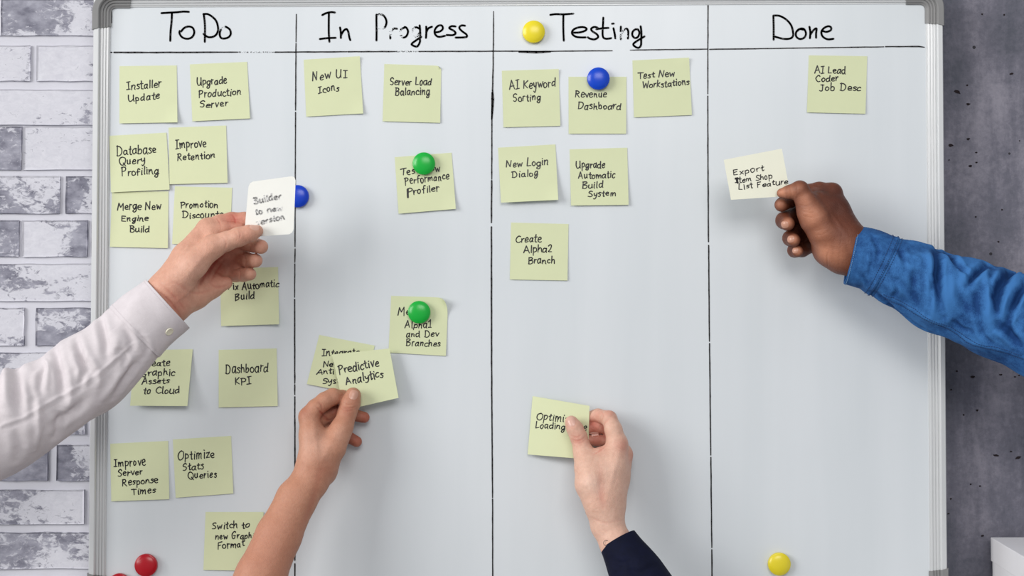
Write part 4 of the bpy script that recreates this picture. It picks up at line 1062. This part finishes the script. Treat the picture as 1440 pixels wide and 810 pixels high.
# ================================================================== bare arm (lower left middle)
def build_bare():
    p = person(330, 860, 110, 'person with a bare tanned forearm reaching up from below, holding the Predictive Analytics note')
    b = Body(0.00095)
    b.chain([(434, 586, 46, 13.2), (438, 612, 54, 16.5), (441, 645, 60, 21)], .006)
    b.chain([(438, 597, 32, 14), (446, 622, 42, 17), (446, 650, 52, 22)], .006, .012, rroot=.3)
    b.chain([(444, 612, 22, 12), (452, 630, 32, 16), (450, 654, 46, 20)], .006, .012, rroot=.3)
    b.chain([(452, 624, 20, 11), (460, 640, 30, 15), (454, 658, 46, 19)], .006, .012, rroot=.3)
    b.chain([(443, 660, 58, 24.5), (436, 676, 62, 25.5), (417, 702, 72, 28), (392, 753, 86, 31.5), (367, 810, 104, 35), (335, 880, 125, 39), (300, 955, 150, 43)], .006, .012, rroot=.5, flat=.85)
    b.chain([(455, 652, 54, 15), (468, 630, 54, 17.5), (479, 605, 46, 14.5)], .006, .012, rroot=.3)
    b.chain([(456, 662, 46, 12), (459, 668, 46, 11)], .004, .008, rroot=.3)                # ulna bump
    b.chain([(476, 612, 48, 14.5), (483, 597, 42, 13.8), (488, 581, 37, 13.0), (492.5, 567, 34.5, 13.6), (496.5, 556, 33.5, 11.2)], .004, .010, rroot=.03)
    b.chain([(434, 586, 46, 13), (444, 574, 46, 12.6), (457, 563.5, 42, 12.0), (468, 558, 36, 11.8), (482, 558, 22, 9.2), (494, 560, 13, 8)], .003, .008, rroot=.02)
    b.chain([(438, 597, 32, 13.5), (453, 585, 24, 13), (469, 580, 16, 12.5), (492, 582, 13, 9), (512, 587, 13, 7.9)], .003, .008, rroot=.02)
    b.chain([(444, 612, 24, 12), (456, 604, 16, 10), (472, 606, 12, 9.5), (487, 613, 12, 8.4), (501.5, 621, 12, 7.7)], .003, .008, rroot=.02)
    b.chain([(452, 624, 22, 10), (464, 626, 14, 8.6), (474, 630, 12, 8)], .003, .008, rroot=.02)
    b.build(); b.bvh()
    b.crease([([(479, 569), (486, 573.5), (496, 573.5), (502, 570)], -.5, 1.0), ([(478, 573), (485, 577), (494, 577.5), (501, 574)], -.4, 1.0), ([(482, 566), (490, 569.5), (499, 568)], -.35, .9),
              ([(447, 564), (452, 570), (453, 578)], -.6, 1.2), ([(443, 570), (449, 576), (452, 584)], -.5, 1.2), ([(449, 578), (455, 584), (462, 591)], -1.0, 1.6), ([(452, 586), (460, 591), (470, 588)], -.6, 1.4),
              ([(440, 590), (444, 620), (446, 645)], .7, 4), ([(474, 606), (462, 630), (452, 650)], .7, 4), ([(430, 670), (455, 680)], -.25, 1.6), ([(451, 655), (441, 700), (425, 740)], -.5, 5)])
    b.make(SK2, p, [(512, 587, 13, 16, .9), (500, 620, 12, 18, .9), (475, 574, 20, 20, .8), (480, 610, 12, 16, .7), (426, 578, 55, 12, .3), (497, 563, 42, 9, .35), (490, 578, 50, 11, .3), (456, 582, 50, 10, .45), (455, 660, 70, 16, .25), (380, 780, 110, 60, .15)],  # flushed joints; shade on the rear fingers and hollow put into the tint
           pale=[(440, 625, 70, 24, .35), (478, 612, 66, 14, .2)])
    nm = m_nail('tan_nail', (198, 150, 130))
    b.nail(497, 555, .25, -1, 14, 12, nm, (-.02, .96, .22), 0)

# ================================================================== navy sleeve (bottom middle)
def build_navy():
    p = person(950, 900, 110, 'person with a navy sleeve reaching up from below, holding the Optimize Loading note')
    b = Body(0.00095)
    b.chain([(868, 624, 40, 14.5), (863, 655, 50, 17), (855, 695, 58, 19), (852, 718, 60, 21)], .006)
    b.chain([(876, 639, 25, 13.2), (868, 668, 38, 16), (858, 700, 50, 19)], .006, .012, rroot=.3)
    b.chain([(874, 655, 18, 12), (866, 680, 32, 15), (858, 705, 46, 19)], .006, .012, rroot=.3)
    b.chain([(864, 668, 18, 11), (858, 690, 32, 14), (856, 712, 46, 18)], .006, .012, rroot=.3)
    b.chain([(852, 722, 57, 22.5), (854, 738, 60, 22.5), (867, 765, 68, 22.5), (890, 805, 82, 24)], .006, .012, rroot=.5, flat=.88)
    b.chain([(821, 640, 38, 13), (827, 656, 48, 18.5), (831, 680, 58, 21.5), (840, 705, 61, 21)], .006, .012, rroot=.3)
    b.chain([(845, 640, 44, 10), (845, 660, 50, 16)], .006, .014, rroot=.3)
    b.chain([(821, 640, 37, 12.4), (817.5, 627, 34, 11.4), (813.5, 614, 32.5, 11.6), (808, 602, 32, 11.2), (803.5, 593.8, 31.5, 9.4)], .004, .010, rroot=.03)
    b.chain([(868, 624, 40, 13.8), (862.5, 604, 38, 12.2), (856.5, 588.5, 31, 10.8), (841, 584.5, 14, 9.5), (824, 588, 10, 8.2)], .003, .008, rroot=.02)
    b.chain([(876, 639, 26, 12.5), (866, 615, 18, 10.5), (856, 601, 13, 9.8), (840, 600, 12, 9), (824, 603, 12, 8.4)], .003, .008, rroot=.02)
    b.chain([(874, 655, 20, 11), (866, 632, 14, 9.5), (854, 620, 11, 8.8), (840, 619, 11, 8), (827, 619, 11, 7.6)], .003, .008, rroot=.02)
    b.chain([(864, 668, 20, 10), (866, 650, 13, 8.6), (862, 640, 11, 8)], .003, .008, rroot=.02)
    b.build(); b.bvh()
    b.crease([([(803, 617), (811, 620), (819, 617.5), (823, 613)], -.5, 1.0), ([(804, 621), (812, 623), (820, 621), (824, 617)], -.35, 1.0), ([(802, 612), (810, 615), (818, 611)], -.35, .9),
              ([(848, 598), (850, 610), (851, 622)], -.7, 1.6), ([(846, 578), (848, 585), (846, 593)], -.45, 1.0), ([(857, 589), (851, 594), (848, 604)], -.5, 1.4),
              ([(834, 640), (843, 634), (852, 627)], -.6, 1.4), ([(838, 630), (846, 628), (852, 622)], -.5, 1.2),
              ([(872, 632), (862, 665), (854, 700)], .7, 3.5), ([(822, 650), (830, 680), (842, 708)], .7, 4), ([(844, 655), (845, 690), (848, 715)], -.6, 5),
              ([(836, 640), (831, 655)], -.3, 1.2), ([(809, 655), (815, 662)], -.3, .9), ([(809, 661), (815, 668)], -.3, .9), ([(809, 667), (815, 674)], -.3, .9),
              ([(831, 727), (850, 735), (874, 732)], -.35, 1.6)])
    b.make(SK3, p, [(835, 600, 14, 16, .95), (838, 619, 12, 14, .95), (858, 580, 34, 10, .45), (877, 628, 52, 13, .4), (886, 640, 30, 14, .45), (805, 596, 38, 9, .35), (813, 618, 42, 11, .4), (843, 585, 24, 10, .5), (845, 700, 76, 12, .2), (845, 630, 50, 12, .3)],
           pale=[(830, 680, 80, 16, .35), (860, 660, 60, 18, .15), (850, 735, 80, 20, .15)])
    nm = m_nail('fair_nail', (210, 166, 150))
    b.nail(802.8, 593, -.35, -1, 14, 11.5, nm, (-.16, .95, .2), 0)
    b.nail(835.5, 609.5, -1, .02, 14, 6, m_nail('pale_nail', (236, 196, 184)), (0, .75, -.6), 0)
    sl = Sleeve([(868.5, 760, 66, 26.5), (876, 773, 70, 29), (886, 790, 75, 33), (898, 812, 82, 38), (925, 860, 100, 43), (965, 935, 130, 48), (1010, 1010, 165, 52)], .88,
                [([(858, 782), (870, 792), (890, 790)], -2.0, 4), ([(880, 800), (900, 806), (920, 796)], -2, 5), ([(868, 770), (878, 790), (886, 812)], 1.5, 4)], 1.2, 5)
    t = sl.tube('sleeve', 0.0, sl.L, 0.001, M_NAVY, p, lip=0.03, ns=200, nt=140, close=True)
    # small loop of thread against the wrist
    vs, fs = [], []; c = b.hit(852.5, 763.5)[0] + Vector((0, -.0006, 0)) - Vector(p.location); R = .0034; m = 20
    for k in range(m):
        a = 2 * PI * k / m; ctr = c + Vector((R * math.cos(a), 0, R * math.sin(a)))
        for h in range(5):
            w = 2 * PI * h / 5; vs.append(tuple(ctr + Vector((math.cos(a) * math.cos(w), math.sin(w), math.sin(a) * math.cos(w))) * .0003))
    for k in range(m):
        for h in range(5): fs.append((k * 5 + h, k * 5 + (h + 1) % 5, ((k + 1) % m) * 5 + (h + 1) % 5, ((k + 1) % m) * 5 + h))
    tag(mesh_obj('bracelet_loop', vs, fs, simple('dark_thread', (60, 62, 70), .5), p), 'small dark loop at the wrist')

# ================================================================== denim sleeve (right)
def build_denim():
    p = person(1560, 500, 180, 'person in a blue denim shirt reaching in from the right, holding the Export note')
    b = Body(0.00095)
    b.chain([(1170, 271.5, 62, 13.8), (1176, 295, 70, 18), (1188, 330, 78, 24)], .006)
    b.chain([(1166, 288, 50, 14), (1174, 308, 60, 19), (1188, 335, 74, 25)], .006, .012, rroot=.3)
    b.chain([(1160, 308, 44, 13.5), (1172, 324, 56, 19), (1188, 345, 72, 26)], .006, .012, rroot=.3)
    b.chain([(1156, 330, 44, 12.5), (1164, 344, 56, 19), (1185, 356, 70, 25)], .006, .012, rroot=.3)
    b.chain([(1165, 353, 66, 21), (1180, 354, 70, 26)], .006, .012, rroot=.3)
    b.chain([(1190, 351, 74, 32), (1215, 361, 78, 32), (1250, 378, 84, 31), (1280, 392, 88, 31)], .006, .012, rroot=.5, flat=.82)
    b.chain([(1139, 296, 84, 17), (1146, 306, 82, 21.5), (1160, 326, 80, 23), (1180, 344, 78, 26)], .006, .012, rroot=.3)
    b.chain([(1150, 283, 74, 15), (1160, 290, 72, 17)], .006, .012, rroot=.3)
    b.chain([(1139, 296, 84, 16.5), (1133, 282, 86, 14.5), (1124.5, 267.5, 87, 13.2), (1110, 270, 84, 9.6), (1099, 271.5, 81, 6.8)], .003, .010, rroot=.028)
    b.chain([(1170, 271.5, 62, 13.4), (1152, 268, 54, 12), (1131, 273, 46, 13.5), (1109, 281, 52, 11.6), (1099, 288, 65, 10)], .003, .008, rroot=.02)
    b.chain([(1162, 290, 46, 14), (1140, 296, 36, 13.5), (1115, 304, 36, 13), (1103, 310, 54, 12), (1107.5, 314.5, 69, 10.2)], .003, .008, rroot=.02)
    b.chain([(1158, 308, 42, 14), (1140, 318, 34, 13), (1122, 329, 34, 12.6), (1111.5, 335, 50, 10.8), (1116, 337.5, 63, 9.6)], .003, .008, rroot=.02)
    b.chain([(1152, 330, 42, 11.5), (1142, 345, 36, 9.6), (1128, 351.5, 35, 9.8), (1117.5, 352, 46, 9.8), (1121.5, 353.5, 57, 8.4)], .003, .008, rroot=.02)
    b.build(); b.bvh()
    b.crease([([(1165, 354), (1163, 362), (1164, 376)], -.9, 1.1), ([(1150, 325), (1156, 335), (1163, 345), (1166, 354)], -.4, 1.2), ([(1124, 288), (1131, 290), (1138, 289)], -.3, .9),
              ([(1126, 296), (1136, 299), (1146, 299)], -.3, .9), ([(1128, 303), (1140, 306), (1150, 304)], -.3, .9), ([(1140, 324), (1152, 324), (1164, 320)], -.35, 1.0), ([(1146, 330), (1156, 330), (1167, 324)], -.3, 1.0),
              ([(1110, 262), (1113, 270), (1112, 278)], -.45, 1.0), ([(1119, 257), (1121, 264), (1119, 274)], -.35, 1.0), ([(1185, 318), (1182, 345), (1180, 376)], -.3, 1.5),
              ([(1120, 353), (1126, 356), (1127, 361)], -.35, .9), ([(1170, 300), (1182, 318), (1192, 332)], .6, 3), ([(1140, 268), (1160, 290), (1180, 325)], -.35, 4), ([(1145, 259), (1152, 262), (1158, 259)], -.4, 1.2)])
    b.make(SK4, p, [(1178, 285, 78, 24, .8), (1190, 305, 80, 20, .7), (1160, 275, 70, 18, .7), (1098, 312, 62, 9, .6), (1108, 333, 58, 8, .6), (1112, 352, 55, 7, .6), (1125, 330, 50, 14, .8), (1130, 300, 50, 16, .7)],  # dark tints put the shade of hand back and hollow into the colour
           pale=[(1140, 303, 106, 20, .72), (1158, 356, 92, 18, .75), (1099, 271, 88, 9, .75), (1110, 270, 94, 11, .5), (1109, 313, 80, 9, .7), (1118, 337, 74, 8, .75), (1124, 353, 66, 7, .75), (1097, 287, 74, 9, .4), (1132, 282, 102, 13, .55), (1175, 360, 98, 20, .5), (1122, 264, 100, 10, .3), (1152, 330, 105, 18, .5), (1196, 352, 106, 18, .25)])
    nm = m_nail('light_nail', (190, 140, 118))
    b.nail(1102.6, 316.0, .25, .05, 11, 9.5, nm, (-.70, .70, -.1), 1.0)
    b.nail(1111.0, 336.3, .25, .05, 11, 9.5, nm, (-.70, .70, -.1), 1.0)
    b.nail(1117.8, 352.2, .25, .05, 9, 8, nm, (-.55, .8, -.05), 1.0)
    sl = Sleeve([(1196, 358.5, 76, 40), (1212, 362, 78, 41), (1230, 367, 80, 42.5), (1262, 382, 84, 48), (1290, 395, 88, 51), (1320, 409, 92, 55), (1350, 421, 98, 58), (1382, 433, 106, 61), (1415, 446, 116, 65), (1450, 458, 128, 68), (1520, 486, 158, 73), (1600, 520, 195, 78), (1700, 560, 240, 82)], .82,
                [([(1318, 352), (1318, 380), (1319, 405), (1326, 445)], -7, 5), ([(1326, 350), (1338, 362), (1350, 380)], -4, 5), ([(1360, 403), (1372, 386), (1388, 373)], -6, 4.5),
                 ([(1408, 458), (1402, 430), (1405, 405), (1420, 384), (1436, 378)], -8, 6), ([(1420, 466), (1420, 442), (1432, 415), (1445, 395)], -7, 5), ([(1436, 486), (1420, 470), (1406, 456)], -5, 5),
                 ([(1286, 382), (1284, 402), (1288, 430)], -2.2, 4), ([(1304, 352), (1308, 380), (1300, 410)], 2.5, 6), ([(1336, 376), (1340, 410), (1345, 440)], 2.5, 7), ([(1386, 380), (1392, 410), (1392, 450)], 3, 6),
                 ([(1262, 350), (1276, 366), (1300, 372)], -1.8, 4), ([(1250, 390), (1268, 398), (1284, 420)], -1.5, 4), ([(1370, 440), (1352, 420), (1344, 396)], -2, 5), ([(1385, 465), (1375, 440), (1372, 415)], -2.5, 4.5), ([(1430, 440), (1436, 460), (1438, 478)], 3, 6),
                 ([(1243, 416), (1288, 437), (1331, 460), (1370, 481), (1405, 492), (1440, 503)], 1.3, 3.2, 1), ([(1205, 335), (1216, 352), (1214, 372)], -1.2, 3), ([(1218, 340), (1226, 360), (1222, 385)], -1.2, 3), ([(1200, 372), (1212, 385), (1224, 398)], -1.2, 3.5),
                 ([(1228, 410), (1252, 430), (1285, 455), (1330, 480)], -2.5, 5),
                 ([(1296, 362), (1306, 385), (1310, 412), (1306, 440)], -2.0, 3), ([(1346, 368), (1356, 384), (1366, 392)], -2.2, 3), ([(1396, 378), (1392, 400), (1396, 424)], -2.6, 3.5), ([(1374, 452), (1382, 470), (1398, 486)], -2.2, 3.5),
                 ([(1270, 345), (1268, 362), (1274, 380)], -1.3, 3), ([(1256, 395), (1260, 410), (1254, 420)], -1.3, 3), ([(1340, 452), (1352, 462), (1368, 466)], -1.6, 3), ([(1438, 410), (1430, 432), (1434, 452)], -3, 4),
                 ([(1210, 328), (1206, 345), (1208, 362)], -1.3, 2.4), ([(1224, 330), (1234, 352), (1230, 375)], -1.5, 2.6), ([(1206, 380), (1216, 392), (1222, 404)], -1.4, 2.6)], 2.0, 11, 1.3)
    t = sl.tube('denim_sleeve', 0.040, sl.L, 0.0, M_DENIM, p, lift=0.0014, ns=340, close=True)
    c = sl.tube('cuff', 0.0, 0.044, 0.0018, M_DENIM, t, lip=0.04, root=p, ns=60, thick=.003)
    def merge(parts): 
        vs, fs = [], []
        for v2, f2 in parts: k = len(vs); vs += v2; fs += [tuple(i + k for i in q) for q in f2]
        return vs, fs
    parts = []
    for o_ in (0.0370, 0.0425): parts.append(sl.stitches(None, 0.0022, None, p, .0030, .0021, .0004, chart=[(o_, a) for a in np.linspace(-PI, PI, 90)]))
    parts.append(sl.stitches(None, 0.0004, None, p, .0030, .0021, .0004, chart=[(0.0475, a) for a in np.linspace(-PI, PI, 90)]))
    for dy in (-2.6, 2.6): parts.append(sl.stitches([(1243, 416 + dy), (1288, 437 + dy), (1331, 460 + dy), (1370, 481 + dy), (1405, 492 + dy), (1440, 503 + dy)], 0.0004, None, p, .0030, .0021, .0004))
    for v, f in parts: tag(mesh_obj('stitching', v, f, M_STITCH, t), 'dark blue stitching')
    parts = [sl.stitches(None, 0.0020, None, p, .0024, .0017, .0004, chart=[(0.0016, a) for a in np.linspace(-PI, PI, 90)])]
    v, f = merge(parts); tag(mesh_obj('hem_stitching', v, f, M_STITCHL, t), 'pale blue worn hem stitching')

build_white(); build_bare(); build_navy(); build_denim()

# ------------------------------------------------------------------ white lidded box on a cabinet (lower right)
def build_box():
    zc = -15.0                                    # back-left corner stands between board face and wall
    p = at(1393, 755.5, -28)                      # back-left top corner of the lid
    yaw = math.radians(4.8)                       # left side runs toward the camera, slightly to the right
    root = empty('storage_box', (p.x, p.y, p.z - 0.16))
    root.rotation_euler = (0, 0, yaw * 0)
    tag(root, 'white cardboard storage box with a lid in front of the grey concrete wall', 'box')
    W, Dp = 0.34, 0.26
    d1 = Vector((math.sin(math.radians(-4.8)), -math.cos(math.radians(-4.8)), 0))        # along the left side, toward the camera
    d2 = Vector((1, 0, 0))
    def hexa(o, w, d, z0, z1, e):
        b = [o + d2 * e + d1 * e, o + d2 * (w - e) + d1 * e, o + d2 * (w - e) + d1 * (d - e), o + d2 * e + d1 * (d - e)]
        vs = [tuple(q + Vector((0, 0, z0))) for q in b] + [tuple(q + Vector((0, 0, z1))) for q in b]
        fs = [(0, 1, 2, 3), (7, 6, 5, 4), (0, 4, 5, 1), (1, 5, 6, 2), (2, 6, 7, 3), (3, 7, 4, 0)]
        return vs, fs
    for nm, e, z0, z1 in (('box_body', 0.0016, 0.0, 0.150), ('lid', 0.0, 0.129, 0.160)):
        vs, fs = hexa(Vector((0, 0, 0)), W, Dp, z0, z1, e)
        o = mesh_obj(nm, vs, fs, M_BOX, root)
        bv = o.modifiers.new('bevel', 'BEVEL'); bv.width = 0.0008; bv.segments = 2
    zt = p.z - 0.16
    v, f = boxmesh(p.x - 0.05, p.x + 0.50, p.y - 0.34, p.y - 0.002 + 0.01, 0.0, zt)
    cb = empty('cabinet', (p.x + 0.2, p.y - 0.15, 0)); tag(cb, 'plain white cabinet under the storage box', 'cabinet')
    o = mesh_obj('cabinet_body', [(a - cb.location.x, b_ - cb.location.y, c) for a, b_, c in v], f, M_CAB, cb)
    for k in range(2):
        v, f = boxmesh(-0.245 + k * 0.275, 0.02 + k * 0.275, -0.208, -0.1905, 0.08, zt - 0.03)
        d = mesh_obj('door', v, f, M_CAB, cb)
        v, f = boxmesh(0.0 + k * 0.05, 0.012 + k * 0.05, -0.222, -0.208, zt * .5, zt * .5 + .12)
        mesh_obj('handle', v, f, M_ALU, d)
build_box()
